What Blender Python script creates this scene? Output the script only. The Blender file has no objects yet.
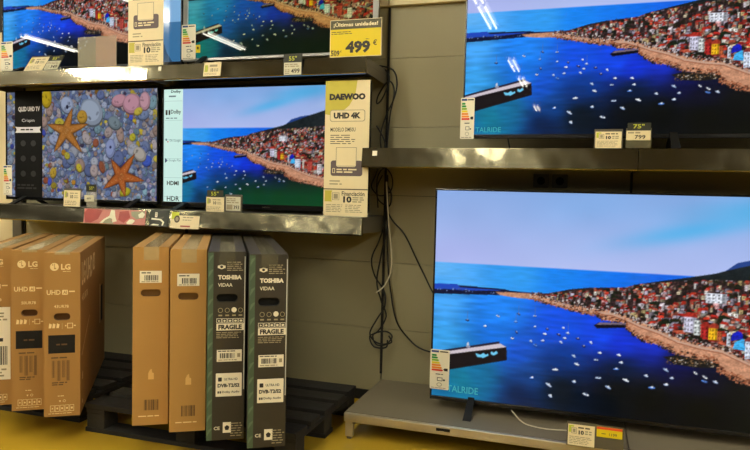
import bpy, bmesh, math, random
import numpy as np
from mathutils import Matrix, Vector

S = bpy.context.scene
COL = S.collection
random.seed(7)
PI = math.pi

# ------------------------------------------------------------------ materials
def lin(c):
    out = []
    for v in c:
        v = v / 255.0
        out.append(v / 12.92 if v <= 0.04045 else ((v + 0.055) / 1.055) ** 2.4)
    return tuple(out)

MATS = {}
def mat(name, rgb, rough=0.6, metal=0.0, var=0.08, scale=30.0, bump=0.0, bscale=60.0, spec=0.5,
        alpha=1.0, trans=0.0, stretch=(1, 1, 1)):
    m = bpy.data.materials.new(name); m.use_nodes = True
    nt = m.node_tree; p = nt.nodes['Principled BSDF']
    p.inputs['Roughness'].default_value = rough
    p.inputs['Metallic'].default_value = metal
    p.inputs['Specular IOR Level'].default_value = spec
    p.inputs['Alpha'].default_value = alpha
    p.inputs['Transmission Weight'].default_value = trans
    c = lin(rgb)
    tc = nt.nodes.new('ShaderNodeTexCoord'); mp = nt.nodes.new('ShaderNodeMapping')
    mp.inputs['Scale'].default_value = stretch
    nt.links.new(tc.outputs['Object'], mp.inputs['Vector'])
    nz = nt.nodes.new('ShaderNodeTexNoise'); nz.inputs['Scale'].default_value = scale
    nz.inputs['Detail'].default_value = 4
    nt.links.new(mp.outputs['Vector'], nz.inputs['Vector'])
    mx = nt.nodes.new('ShaderNodeMix'); mx.data_type = 'RGBA'
    mx.inputs[6].default_value = tuple(v * (1 - var) for v in c) + (1,)
    mx.inputs[7].default_value = tuple(min(1, v * (1 + var)) for v in c) + (1,)
    nt.links.new(nz.outputs['Fac'], mx.inputs[0])
    nt.links.new(mx.outputs[2], p.inputs['Base Color'])
    if bump:
        n2 = nt.nodes.new('ShaderNodeTexNoise'); n2.inputs['Scale'].default_value = bscale
        nt.links.new(mp.outputs['Vector'], n2.inputs['Vector'])
        b = nt.nodes.new('ShaderNodeBump'); b.inputs['Strength'].default_value = 1.0
        b.inputs['Distance'].default_value = bump
        nt.links.new(n2.outputs['Fac'], b.inputs['Height'])
        nt.links.new(b.outputs['Normal'], p.inputs['Normal'])
    MATS[name] = m
    return m

def emit(name, rgb, strength=1.0):
    m = bpy.data.materials.new(name); m.use_nodes = True
    p = m.node_tree.nodes['Principled BSDF']
    p.inputs['Base Color'].default_value = (0.01, 0.01, 0.01, 1)
    p.inputs['Roughness'].default_value = 0.1
    p.inputs['Emission Color'].default_value = lin(rgb) + (1,)
    p.inputs['Emission Strength'].default_value = strength
    MATS[name] = m
    return m

def screen_mat(name, strength, rough=0.015):
    m = bpy.data.materials.new(name); m.use_nodes = True
    nt = m.node_tree; p = nt.nodes['Principled BSDF']
    at = nt.nodes.new('ShaderNodeAttribute'); at.attribute_name = 'picture'
    p.inputs['Base Color'].default_value = (0.004, 0.004, 0.004, 1)
    p.inputs['Roughness'].default_value = rough
    p.inputs['Specular IOR Level'].default_value = 0.07
    nt.links.new(at.outputs['Color'], p.inputs['Emission Color'])
    p.inputs['Emission Strength'].default_value = strength
    MATS[name] = m
    return m

mat('wall_panel', (156, 147, 112), 0.55, var=0.05, scale=3, bump=0.0006, bscale=9)
mat('cream_panel', (238, 222, 178), 0.6, var=0.04, scale=4)
mat('dark_slot', (14, 13, 12), 0.7)
mat('floor_paint', (188, 152, 44), 0.22, var=0.12, scale=2.2, bump=0.0008, bscale=5)
mat('floor_joint', (120, 92, 24), 0.5)
mat('ceiling_panel', (112, 108, 98), 0.8, var=0.04, scale=2)
mat('lamp_housing', (220, 220, 215), 0.5)
emit('lamp_tube', (252, 247, 226), 175)
mat('steel', (176, 168, 144), 0.15, 1.0, var=0.08, scale=6, bump=0.03, bscale=1.5, stretch=(1, 1, 2.2))
mat('dull_steel', (112, 106, 86), 0.17, 1.0, var=0.1, scale=9, bump=0.008, bscale=5)
mat('shelf_metal', (92, 86, 72), 0.5, 0.0, var=0.07)
mat('base_deck', (120, 110, 90), 0.48, var=0.06, scale=8, bump=0.0004, bscale=80)
mat('base_rail', (196, 186, 162), 0.28, 0.75, var=0.06)
mat('black_gloss', (10, 10, 11), 0.22, spec=0.5)
mat('black_matte', (10, 10, 10), 0.6, spec=0.25)
mat('silver_frame', (168, 166, 162), 0.3, 0.7)
mat('pallet_black', (26, 23, 18), 0.75, var=0.4, scale=14, bump=0.002, bscale=40)
mat('pallet_worn', (36, 32, 24), 0.8, var=0.45, scale=10, bump=0.002, bscale=40)
mat('kraft', (160, 118, 58), 0.75, var=0.06, scale=5, bump=0.0003, bscale=120)
mat('kraft_light', (174, 131, 66), 0.75, var=0.06, scale=5, bump=0.0003, bscale=120)
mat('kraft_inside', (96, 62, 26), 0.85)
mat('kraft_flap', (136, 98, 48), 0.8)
mat('kraft_print', (232, 206, 150), 0.7)
mat('kraft_ink', (92, 66, 30), 0.75)
mat('ink_panel', (20, 17, 14), 0.7, spec=0.25)
mat('box_black', (45, 39, 25), 0.62, var=0.06, scale=5)
mat('box_green', (66, 86, 64), 0.62, var=0.12, scale=20)
mat('box_green_light', (88, 108, 84), 0.62)
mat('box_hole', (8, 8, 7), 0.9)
mat('box_edge', (205, 205, 195), 0.6)
mat('tape', (178, 158, 116), 0.22, var=0.4, scale=34, bump=0.0008, bscale=60)
mat('gloss_film', (120, 116, 96), 0.1, alpha=0.45, bump=0.001, bscale=30)
mat('kraft_faint', (214, 172, 104), 0.75)
mat('clear_tape', (214, 190, 140), 0.12, var=0.15, scale=30, alpha=0.55, bump=0.0008, bscale=50)
mat('label_white', (240, 232, 208), 0.55, var=0.02)
mat('label_cream', (232, 216, 172), 0.5, var=0.03)
mat('label_olive', (196, 184, 66), 0.5, var=0.06)
mat('label_lime', (188, 196, 46), 0.5)
mat('label_ink', (38, 34, 30), 0.6)
mat('label_grey', (158, 146, 116), 0.6)
mat('label_mauve', (98, 84, 84), 0.6)
mat('label_brown', (74, 62, 48), 0.6)
mat('sign_yellow', (222, 198, 8), 0.45, var=0.03)
mat('sign_dark', (74, 70, 44), 0.5)
mat('sign_red', (222, 74, 26), 0.5)
mat('tag_black', (38, 40, 28), 0.4)
mat('tag_digit', (196, 200, 60), 0.5)
mat('e_paper', (206, 202, 176), 0.4)
mat('plastic_grey', (84, 78, 64), 0.3)
mat('acrylic', (200, 196, 176), 0.1, alpha=0.34)
mat('acrylic_pink', (206, 84, 72), 0.2, alpha=0.55)
mat('strip_pink', (200, 128, 116), 0.3, var=0.16, scale=16)
mat('strip_red', (168, 76, 70), 0.3, var=0.16, scale=20)
mat('strip_white', (238, 234, 206), 0.25)
mat('strip_olive', (150, 150, 120), 0.3)
mat('cable_black', (9, 9, 8), 0.5)
mat('cable_white', (205, 196, 168), 0.5)
mat('en_blue', (38, 58, 120), 0.5)
mat('en_green', (24, 140, 60), 0.5)
mat('en_lime', (130, 180, 40), 0.5)
mat('en_yellow', (240, 214, 20), 0.5)
mat('en_orange', (238, 140, 30), 0.5)
mat('en_red', (214, 50, 36), 0.5)
mat('card_black', (4, 4, 5), 0.5, spec=0.15)
mat('card_grey', (30, 30, 33), 0.4)
mat('card_silver', (226, 226, 236), 0.4)
emit('mint_glow', (206, 240, 230), 0.95)
emit('mint_text', (104, 128, 132), 0.8)
emit('mint_line', (176, 212, 204), 0.9)
emit('sky_glow', (128, 178, 222), 0.9)
emit('sea_glow', (52, 112, 160), 0.9)
emit('deep_glow', (26, 70, 104), 0.9)
emit('teal_glow', (62, 180, 190), 0.75)
screen_mat('screen_bright', 1.0)
screen_mat('screen_soft', 0.95)
screen_mat('screen_muted', 0.6)
screen_mat('screen_dim', 0.62)

# ------------------------------------------------------------------ text
TXT = {}
def text_geo(s, bold=0.0):
    k = (s, bold)
    if k not in TXT:
        cu = bpy.data.curves.new('t', 'FONT'); cu.body = s; cu.size = 1; cu.resolution_u = 2
        cu.offset = bold * 1.0
        ob = bpy.data.objects.new('t', cu); COL.objects.link(ob)
        dg = bpy.context.evaluated_depsgraph_get()
        me = bpy.data.meshes.new_from_object(ob.evaluated_get(dg))
        vs = [(v.co.x, v.co.y) for v in me.vertices]
        fs = [tuple(p.vertices) for p in me.polygons]
        bpy.data.objects.remove(ob); bpy.data.curves.remove(cu); bpy.data.meshes.remove(me)
        x0 = min(v[0] for v in vs); x1 = max(v[0] for v in vs)
        z0 = min(v[1] for v in vs); z1 = max(v[1] for v in vs)
        TXT[k] = ([((v[0] - x0) / (x1 - x0), (v[1] - z0) / (z1 - z0)) for v in vs], fs)
    return TXT[k]

# ------------------------------------------------------------------ mesh builder
class MB:
    def __init__(s):
        s.v = []; s.f = []; s.m = []; s.names = []; s.tf = None; s.smooth = set()
    def mi(s, name):
        if name not in s.names: s.names.append(name)
        return s.names.index(name)
    def add(s, vs, fs, m, smooth=False):
        b = len(s.v)
        for v in vs:
            if s.tf is not None: v = s.tf @ Vector(v)
            s.v.append(tuple(v))
        i = s.mi(m)
        for f in fs:
            if smooth: s.smooth.add(len(s.f))
            s.f.append(tuple(b + k for k in f)); s.m.append(i)
    def box(s, x0, x1, y0, y1, z0, z1, m, bev=0.0):
        if bev <= 0:
            vs = [(x, y, z) for x in (x0, x1) for y in (y0, y1) for z in (z0, z1)]
            fs = [(0, 1, 3, 2), (4, 6, 7, 5), (0, 4, 5, 1), (2, 3, 7, 6), (0, 2, 6, 4), (1, 5, 7, 3)]
            s.add(vs, fs, m); return
        bm = bmesh.new(); bmesh.ops.create_cube(bm, size=1)
        for v in bm.verts:
            v.co = Vector(((x0 + x1) / 2 + v.co.x * (x1 - x0), (y0 + y1) / 2 + v.co.y * (y1 - y0),
                           (z0 + z1) / 2 + v.co.z * (z1 - z0)))
        bmesh.ops.bevel(bm, geom=list(bm.edges), offset=bev, segments=2, affect='EDGES', profile=0.5)
        bm.verts.index_update()
        s.add([v.co.copy() for v in bm.verts], [[v.index for v in f.verts] for f in bm.faces], m)
        bm.free()
    def rect(s, x0, z0, x1, z1, y, m):
        s.add([(x0, y, z0), (x1, y, z0), (x1, y, z1), (x0, y, z1)], [(0, 1, 2, 3)], m)
    def poly(s, pts, y, m):
        s.add([(p[0], y, p[1]) for p in pts], [tuple(range(len(pts)))], m)
    def disc(s, cx, cz, rx, rz, y, m, n=20, a0=0):
        s.poly([(cx + rx * math.cos(a0 + 2 * PI * k / n), cz + rz * math.sin(a0 + 2 * PI * k / n)) for k in range(n)], y, m)
    def ring(s, cx, cz, rx, rz, w, y, m, n=20):
        vs = []; fs = []
        for k in range(n):
            a = 2 * PI * k / n; c, d = math.cos(a), math.sin(a)
            vs += [(cx + rx * c, y, cz + rz * d), (cx + (rx - w) * c, y, cz + (rz - w) * d)]
            j = (k + 1) % n
            fs.append((2 * k, 2 * j, 2 * j + 1, 2 * k + 1))
        s.add(vs, fs, m)
    def frame(s, x0, z0, x1, z1, w, y, m):
        s.rect(x0, z0, x1, z0 + w, y, m); s.rect(x0, z1 - w, x1, z1, y, m)
        s.rect(x0, z0 + w, x0 + w, z1 - w, y, m); s.rect(x1 - w, z0 + w, x1, z1 - w, y, m)
    def rrect(s, x0, z0, x1, z1, r, y, m):
        pts = []
        for cx, cz, a in ((x1 - r, z0 + r, -90), (x1 - r, z1 - r, 0), (x0 + r, z1 - r, 90), (x0 + r, z0 + r, 180)):
            for k in range(6):
                t = math.radians(a + 18 * k)
                pts.append((cx + r * math.cos(t), cz + r * math.sin(t)))
        s.poly(pts, y, m)
    def prism(s, pts, y0, y1, m):
        n = len(pts)
        vs = [(p[0], y0, p[1]) for p in pts] + [(p[0], y1, p[1]) for p in pts]
        fs = [tuple(range(n)), tuple(range(2 * n - 1, n - 1, -1))]
        for k in range(n):
            j = (k + 1) % n
            fs.append((j, k, n + k, n + j))
        s.add(vs, fs, m)
    def text(s, t, x0, z0, w, h, y, m, bold=0.0):
        vs, fs = text_geo(t, bold)
        s.add([(x0 + v[0] * w, y, z0 + v[1] * h) for v in vs], fs, m)
    def lines(s, x0, z0, x1, z1, n, y, m, seed=1, fill=0.55):
        r = random.Random(seed); ph = (z1 - z0) / n
        for k in range(n):
            z = z1 - (k + 1) * ph + ph * 0.25; x = x0; end = x0 + (x1 - x0) * r.uniform(0.78, 1)
            while x < end - ph * 0.5:
                w = min(ph * r.uniform(1.0, 3.2), end - x)
                s.rect(x, z, x + w, z + ph * fill, y, m); x += w + ph * 0.45
    def barcode(s, x0, z0, x1, z1, y, m, seed=1, n=22):
        r = random.Random(seed); u = (x1 - x0) / n; x = x0
        while x < x1 - u * 0.3:
            w = u * r.choice((0.35, 0.5, 0.9, 1.2)); w = min(w, x1 - x)
            s.rect(x, z0, x + w, z1, y, m); x += w + u * r.choice((0.3, 0.5, 0.8))
    def tube(s, path, r, m, n=8, sub=5):
        P = [Vector(p) for p in path]; Q = []
        for i in range(len(P) - 1):
            p0 = P[max(i - 1, 0)]; p1 = P[i]; p2 = P[i + 1]; p3 = P[min(i + 2, len(P) - 1)]
            for k in range(sub):
                t = k / sub
                Q.append(0.5 * ((2 * p1) + (p2 - p0) * t + (2 * p0 - 5 * p1 + 4 * p2 - p3) * t * t + (3 * p1 - p0 - 3 * p2 + p3) * t ** 3))
        Q.append(P[-1])
        vs = []; fs = []; up = Vector((0, 0, 1)); prev = None
        for i, q in enumerate(Q):
            d = (Q[min(i + 1, len(Q) - 1)] - Q[max(i - 1, 0)]).normalized()
            if prev is None:
                a = d.cross(up)
                if a.length < 1e-3: a = d.cross(Vector((1, 0, 0)))
            else: a = prev - d * prev.dot(d)
            a.normalize(); prev = a; b = d.cross(a)
            for k in range(n):
                t = 2 * PI * k / n
                vs.append(q + (a * math.cos(t) + b * math.sin(t)) * r)
        for i in range(len(Q) - 1):
            for k in range(n):
                j = (k + 1) % n
                fs.append((i * n + k, i * n + j, (i + 1) * n + j, (i + 1) * n + k))
        fs.append(tuple(range(n - 1, -1, -1))); fs.append(tuple((len(Q) - 1) * n + k for k in range(n)))
        s.add(vs, fs, m, True)
    def build(s, name, parent=None, loc=None, rot=None):
        me = bpy.data.meshes.new(name)
        me.from_pydata(s.v, [], s.f)
        for n in s.names: me.materials.append(MATS[n])
        me.polygons.foreach_set('material_index', s.m)
        if s.smooth:
            me.polygons.foreach_set('use_smooth', [i in s.smooth for i in range(len(s.f))])
        me.update()
        o = bpy.data.objects.new(name, me); COL.objects.link(o)
        if parent: o.parent = parent
        if loc: o.location = loc
        if rot: o.rotation_euler = rot
        return o

def tag(o, label, cat, group=None):
    o['label'] = label; o['category'] = cat
    if group: o['group'] = group
    return o
def thing(name, label, cat, loc, rotz=0.0, group=None):
    o = bpy.data.objects.new(name, None); COL.objects.link(o)
    o.empty_display_size = 0.1
    o.location = loc; o.rotation_euler = (0, 0, rotz)
    return tag(o, label, cat, group)
def struct(o):
    o['kind'] = 'structure'; return o
SIDE = Matrix.Rotation(PI / 2, 4, 'Z')       # prints on a +x face
TOP = Matrix.Rotation(-PI / 2, 4, 'X')       # prints on a +z face

# ------------------------------------------------------------------ the picture the televisions show
SS = 2
class Canvas:
    def __init__(s, W, H, u0=0.0, u1=1.0):
        s.W = W * SS; s.H = H * SS; s.u0 = u0; s.u1 = u1
        u = u0 + (np.arange(s.W) + 0.5) / s.W * (u1 - u0); v = (np.arange(s.H) + 0.5) / s.H
        s.U, s.V = np.meshgrid(u, v); s.img = np.zeros((s.H, s.W, 3))
    def idw(s, pts, p=3.0):
        num = np.zeros((s.H, s.W, 3)); den = np.zeros((s.H, s.W, 1))
        for u, v, r, g, b in pts:
            w = 1.0 / (((s.U - u) * 1.78) ** 2 + (s.V - v) ** 2 + 1e-3) ** (p / 2)
            num += w[..., None] * np.array((r, g, b), float); den += w[..., None]
        return num / den
    def win(s, us, vs):
        f = s.W / (s.u1 - s.u0)
        i0 = max(int((min(us) - s.u0) * f) - 1, 0); i1 = min(int((max(us) - s.u0) * f) + 2, s.W)
        j0 = max(int(min(vs) * s.H) - 1, 0); j1 = min(int(max(vs) * s.H) + 2, s.H)
        return i0, max(i1, i0), j0, max(j1, j0)
    def mask(s, pts):
        i0, i1, j0, j1 = s.win([p[0] for p in pts], [p[1] for p in pts])
        U = s.U[j0:j1, i0:i1]; V = s.V[j0:j1, i0:i1]; ins = np.zeros(U.shape, bool); n = len(pts)
        for k in range(n):
            (x0, y0), (x1, y1) = pts[k], pts[(k + 1) % n]
            if y0 == y1: continue
            c = ((y0 > V) != (y1 > V)) & (U < (x1 - x0) * (V - y0) / (y1 - y0) + x0)
            ins ^= c
        return (slice(j0, j1), slice(i0, i1)), ins
    def fill(s, pts, col, clip=None):
        w, m = s.mask(pts)
        if m.size == 0: return
        if clip is not None: m = m & clip[w]
        s.img[w][m] = col if not callable(col) else col(s.U[w][m], s.V[w][m])
    def full(s, pts):
        w, m = s.mask(pts); M = np.zeros((s.H, s.W), bool); M[w] = m; return M
    def ell(s, u, v, ru, rv, col, rot=0.0, a=1.0):
        R = max(ru * 1.78, rv) * 1.05
        i0, i1, j0, j1 = s.win([u - R / 1.78, u + R / 1.78], [v - R, v + R])
        X = (s.U[j0:j1, i0:i1] - u) * 1.78; Y = s.V[j0:j1, i0:i1] - v
        c, d = math.cos(rot), math.sin(rot)
        m = ((X * c + Y * d) / (ru * 1.78)) ** 2 + ((-X * d + Y * c) / rv) ** 2 < 1
        sub = s.img[j0:j1, i0:i1]; sub[m] = sub[m] * (1 - a) + np.array(col, float) * a
    def done(s):
        h, w = s.H // SS, s.W // SS
        x = np.clip(s.img.reshape(h, SS, w, SS, 3).mean((1, 3)), 0, 255) / 255.0
        return np.where(x <= 0.04045, x / 12.92, ((x + 0.055) / 1.055) ** 2.4)

SKY = [(0.006,0.022,140,165,220),(0.011,0.312,165,175,230),(0.218,0.036,150,175,235),(0.323,0.26,170,185,235),(0.414,0.026,130,175,235),(0.641,0.016,110,180,230),(0.622,0.155,80,180,235),(0.5,0.2,110,185,235),(0.726,-0.01,70,170,225),(0.647,0.273,165,190,240),(0.742,0.201,140,190,240),(0.468,0.3,165,190,240),(0.95,0.05,90,160,215),(1.0,0.2,140,180,230)]
SEA = [(0.012,0.385,100,180,245),(0.013,0.448,70,165,245),(0.225,0.385,50,155,240),(0.325,0.397,20,130,240),(0.47,0.403,10,110,235),(0.561,0.361,20,100,230),(0.421,0.354,20,120,235)]
WATER = [(0.015,0.531,70,165,245),(0.018,0.727,60,165,240),(0.022,0.973,20,110,160),(0.176,0.557,30,130,240),(0.178,0.676,20,115,230),(0.129,0.863,20,105,150),(0.232,0.738,20,85,210),(0.259,0.852,15,70,150),(0.33,0.628,15,80,230),(0.428,0.635,15,70,230),(0.333,0.767,10,60,150),(0.336,0.907,10,30,50),(0.236,0.952,10,35,80),(0.476,0.673,15,50,210),(0.545,0.661,20,45,190),(0.615,0.737,15,20,90),(0.478,0.786,8,35,80),(0.48,0.876,10,20,30),(0.551,0.906,12,18,18),(0.661,0.816,15,18,50),(0.664,0.926,18,22,14),(0.748,0.863,20,22,25),(0.773,0.987,18,24,14),(0.076,0.912,20,120,150),(0.95,0.95,16,30,14)]
SANDTOP = [(0.164,0.473),(0.206,0.47),(0.252,0.469),(0.307,0.487),(0.355,0.504),(0.405,0.517),(0.454,0.52),(0.482,0.536),(0.52,0.564),(0.564,0.586),(0.607,0.619),(0.66,0.638),(0.704,0.646),(0.73,0.666),(0.765,0.692),(0.83,0.73),(0.92,0.76),(1.2,0.83)]
SHORE = [(0.175,0.486),(0.21,0.493),(0.259,0.496),(0.29,0.508),(0.337,0.527),(0.38,0.541),(0.42,0.548),(0.433,0.566),(0.485,0.572),(0.491,0.602),(0.522,0.638),(0.572,0.662),(0.609,0.69),(0.652,0.708),(0.693,0.716),(0.698,0.746),(0.72,0.77),(0.746,0.784),(0.768,0.798),(0.83,0.815),(0.92,0.84),(1.2,0.92)]
BOATS = [(0.092,0.617),(0.173,0.586),(0.219,0.606),(0.226,0.569),(0.267,0.572),(0.14,0.639),(0.222,0.655),(0.212,0.685),(0.259,0.691),(0.271,0.708),(0.265,0.863),(0.268,0.622),(0.299,0.628),(0.339,0.617),(0.294,0.652),(0.328,0.649),(0.35,0.639),(0.343,0.663),(0.375,0.66),(0.289,0.684),(0.334,0.683),(0.39,0.692),(0.407,0.673),(0.367,0.742),(0.429,0.716),(0.474,0.718),(0.421,0.749),(0.375,0.778),(0.323,0.813),(0.469,0.782),(0.48,0.751),(0.37,0.86),(0.428,0.83),(0.493,0.828),(0.308,0.887),(0.452,0.868),(0.583,0.764),(0.539,0.799),(0.597,0.798),(0.649,0.765),(0.67,0.779),(0.669,0.797),(0.693,0.796),(0.585,0.829),(0.553,0.849),(0.313,0.938),(0.4,0.912)]

def paint_bay(W, H, u1=1.0, lift=0.0):
    c = Canvas(W, H, 0.0, u1); r = random.Random(3)
    V, U = c.V, c.U
    hor = 0.347
    def noise(nu, nv, seed):                          # smooth value noise over the picture
        g = np.random.default_rng(seed).random((nv + 2, nu + 2))
        x = np.clip(U / 1.25, 0, 1) * nu; y = np.clip(V, 0, 1) * nv
        i = x.astype(int); j = y.astype(int); a = x - i; b = y - j
        return (g[j, i] * (1 - a) + g[j, i + 1] * a) * (1 - b) + (g[j + 1, i] * (1 - a) + g[j + 1, i + 1] * a) * b
    t = np.clip(V / hor, 0, 1)[..., None]
    sky = np.array((138, 170, 226.)) * (1 - t) + np.array((176, 190, 240.)) * t
    def glow(u, v, su, sv, rot, col, k):
        X = (U - u) * 1.78; Y = V - v; a, b = math.cos(rot), math.sin(rot)
        w = k * np.exp(-((X * a + Y * b) / su) ** 2 - ((-X * b + Y * a) / sv) ** 2)[..., None]
        return sky * (1 - w) + np.array(col, float) * w
    sky = glow(0.62, 0.155, .26, .04, -.22, (76, 178, 236), .75)
    sky = glow(0.80, 0.05, .34, .06, -.1, (66, 172, 226), .7)
    sky = glow(0.40, 0.05, .3, .1, -.1, (128, 178, 236), .5)
    sky = glow(0.05, 0.30, .3, .1, 0, (166, 172, 232), .5)
    sky = glow(0.98, 0.12, .2, .03, -.25, (186, 206, 240), .6)
    c.img[:] = sky + (noise(16, 9, 5)[..., None] - .5) * 8
    m = V > hor; c.img[m] = (c.idw(SEA, 2.5) * (1 + .10 * (noise(60, 160, 6)[..., None] - .5)))[m]
    wat = c.idw(WATER, 3.4)
    rip = 1 + 0.22 * (noise(40, 110, 7) - .5) + 0.16 * (noise(14, 50, 8) - .5)
    wat = wat * (1 - .62 * np.clip((V - .66) / .26, 0, 1) * np.clip((U - .2) / .22, 0, 1))[..., None]
    bay = V > 0.475
    c.img[bay] = (wat * rip[..., None])[bay]
    if lift:                                          # this set shows the shallows greener
        k = np.clip((V - 0.72) / 0.2, 0, 1)[..., None] * np.clip((U - 0.1) / 0.4, 0, 1)[..., None] * bay[..., None]
        c.img += k * lift * np.array((4, 56, 26.0))
    fine = noise(420, 250, 9); mid = noise(110, 70, 10)
    # far mountain and hill
    c.fill([(0.687, 0.34), (0.727, 0.28), (0.743, 0.272), (0.78, 0.255), (0.85, 0.24), (0.9, 0.3)], (36, 66, 136))
    hill = c.full([(0.50, 0.40), (0.565, 0.374), (0.621, 0.354), (0.681, 0.33), (0.727, 0.302), (0.754, 0.288), (0.82, 0.25), (0.9, 0.21), (1.0, 0.15), (1.2, 0.08), (1.2, 0.42), (0.5, 0.42)])
    k = (mid * .6 + fine * .5)[..., None]
    c.img[hill] = (np.array((12, 18, 22.)) + k * np.array((20, 24, 24.)) + (60 * lift * np.clip((U - .8) / .4, 0, 1) * .6)[..., None])[hill]
    # breakwater
    c.fill([(-0.01, 0.46), (0.068, 0.453), (0.187, 0.457), (0.203, 0.463), (0.26, 0.466), (0.214, 0.480), (0.167, 0.488), (-0.01, 0.502)], (14, 20, 50))
    c.fill([(-0.01, 0.452), (0.062, 0.448), (0.07, 0.462), (0.185, 0.464), (0.11, 0.474), (-0.01, 0.478)], (30, 70, 186))
    for k in range(34):
        u = r.uniform(0, 0.22); c.ell(u, 0.477 + r.uniform(-.006, .006), 0.0016, 0.003, r.choice([(120, 140, 190), (70, 90, 140), (30, 40, 90)]))
    # town
    town_poly = [(0.24, 0.475), (0.30, 0.462), (0.353, 0.437), (0.397, 0.425), (0.482, 0.413), (0.516, 0.393), (0.561, 0.383), (0.65, 0.36), (0.756, 0.352), (0.9, 0.335), (1.2, 0.31)] + [(p[0], p[1] + 0.012) for p in SANDTOP[::-1][:-2]]
    clip = c.full(town_poly)
    c.img[clip] = (np.array((30, 22, 24.)) + fine[..., None] * np.array((34, 22, 20.)))[clip]
    walls = [(236, 230, 228), (220, 208, 216), (230, 212, 178), (192, 186, 210), (206, 170, 150), (170, 158, 176), (244, 238, 226), (190, 116, 94), (150, 140, 152), (222, 196, 136), (214, 160, 160)]
    roofs = [(178, 40, 28), (150, 32, 28), (196, 56, 38), (128, 34, 30), (186, 84, 60), (166, 38, 32), (120, 60, 50)]
    houses = []
    for k in range(3400):
        u = r.uniform(0.25, 1.2); v = r.uniform(0.34, 0.86); houses.append((v, u))
    houses.sort()
    for v, u in houses:
        far = min(max((v - 0.36) / 0.34, 0), 1)
        k = (0.42 + 0.66 * far) * (0.6 + 0.5 * min(max((u - 0.3) / 0.5, 0), 1))
        w = 0.017 * k * r.uniform(0.5, 1.4); h = 0.03 * k * r.uniform(0.6, 1.6)
        t = r.random()
        if t < 0.24:
            c.fill([(u - w, v + h * .4), (u - w * .7, v - h * .4), (u, v - h * .6), (u + w * .8, v - h * .3), (u + w, v + h * .4)], (18 + r.randint(0, 18), 20 + r.randint(0, 14), 20), clip); continue
        wc = np.array(r.choice(walls), float) * r.uniform(0.5, 1.04); sk = r.uniform(-.12, .12) * h
        c.fill([(u - w / 2, v + h / 2 + sk), (u - w / 2, v - h / 2 + sk), (u + w / 2, v - h / 2 - sk), (u + w / 2, v + h / 2 - sk)], wc, clip)
        c.fill([(u + w * .22, v + h / 2), (u + w * .22, v - h / 2), (u + w / 2, v - h / 2 - sk), (u + w / 2, v + h / 2 - sk)], wc * r.uniform(.45, .7), clip)
        for a in (-.3, -.05):
            c.fill([(u + w * a, v + h * .2), (u + w * a, v - h * .1), (u + w * (a + .1), v - h * .1), (u + w * (a + .1), v + h * .2)], wc * 0.45, clip)
        if t < 0.72:
            c.fill([(u - w * .62, v - h * .42 + sk), (u - w * .3, v - h * .84), (u + w * .4, v - h * .84 - sk), (u + w * .62, v - h * .42 - sk)], np.array(r.choice(roofs), float) * r.uniform(.7, 1.1), clip)
        else:
            c.fill([(u - w * .5, v - h * .5 + sk), (u - w * .3, v - h * .68), (u + w * .6, v - h * .68 - sk), (u + w * .5, v - h * .5 - sk)], wc * 0.85, clip)
    def block(u0, v0, u1, v1, col, roof=None, nx=4, ny=3):
        c.fill([(u0, v1), (u0, v0), (u1, v0), (u1, v1)], col)
        c.fill([(u0 + (u1 - u0) * .78, v1), (u0 + (u1 - u0) * .78, v0), (u1, v0), (u1, v1)], np.array(col) * .7)
        for i in range(nx):
            for j in range(ny):
                a = u0 + (u1 - u0) * (i + .3) / nx; b = v0 + (v1 - v0) * (j + .3) / ny
                c.fill([(a, b + (v1 - v0) * .4 / ny), (a, b), (a + (u1 - u0) * .4 / nx, b), (a + (u1 - u0) * .4 / nx, b + (v1 - v0) * .4 / ny)], np.array(col) * .5)
        if roof: c.fill([(u0 - .004, v0), (u0 + .006, v0 - .022), (u1 - .002, v0 - .022), (u1 + .004, v0)], roof)
    block(0.664, 0.415, 0.708, 0.458, (214, 218, 230))
    block(0.618, 0.525, 0.645, 0.590, (196, 194, 216), (166, 44, 34))
    block(0.641, 0.535, 0.655, 0.60, (206, 212, 210), None, 2, 3)
    block(0.656, 0.560, 0.673, 0.610, (170, 38, 38), (140, 36, 30), 2, 3)
    block(0.673, 0.565, 0.692, 0.614, (232, 176, 32), (150, 50, 36), 3, 3)
    block(0.692, 0.577, 0.702, 0.618, (180, 90, 52), None, 2, 3)
    block(0.713, 0.58, 0.721, 0.635, (206, 212, 226), None, 1, 3)
    c.fill([(0.721, 0.612), (0.724, 0.58), (0.736, 0.568), (0.744, 0.575), (0.747, 0.60)], (20, 30, 180))
    c.fill([(0.726, 0.645), (0.730, 0.616), (0.746, 0.60), (0.751, 0.605), (0.752, 0.65)], (60, 166, 226))
    block(0.752, 0.61, 0.782, 0.685, (206, 216, 240), (130, 50, 46), 4, 4)
    block(0.79, 0.61, 0.80, 0.69, (216, 200, 186), None, 2, 4)
    block(0.82, 0.63, 0.846, 0.705, (180, 72, 62), (126, 40, 36), 3, 4)
    block(0.87, 0.65, 0.895, 0.73, (212, 204, 206), None, 3, 4)
    gr = (0.72 + 0.56 * fine)[..., None]
    c.img[clip] = np.minimum(c.img * gr, 255)[clip]
    # promenade, rocks and rough shore
    path = c.full(SANDTOP + SHORE[::-1])
    base = np.array((192, 138, 108.)); n = (0.74 + 0.34 * fine + 0.22 * mid)[..., None]
    c.img[path] = np.minimum(base * n, 255)[path]
    for i in range(2, len(SANDTOP) - 1):              # paler road and a darker seam along the promenade
        a, b = SANDTOP[i], SANDTOP[i + 1]; e, f = SHORE[min(i + 3, len(SHORE) - 1)], SHORE[min(i + 4, len(SHORE) - 1)]
        c.fill([(a[0], a[1] + .012), (b[0], b[1] + .012), (b[0], b[1] + .019), (a[0], a[1] + .019)], (196, 160, 140))
        c.fill([(a[0], a[1] + .021), (b[0], b[1] + .021), (b[0], b[1] + .025), (a[0], a[1] + .025)], (150, 92, 68))
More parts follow.
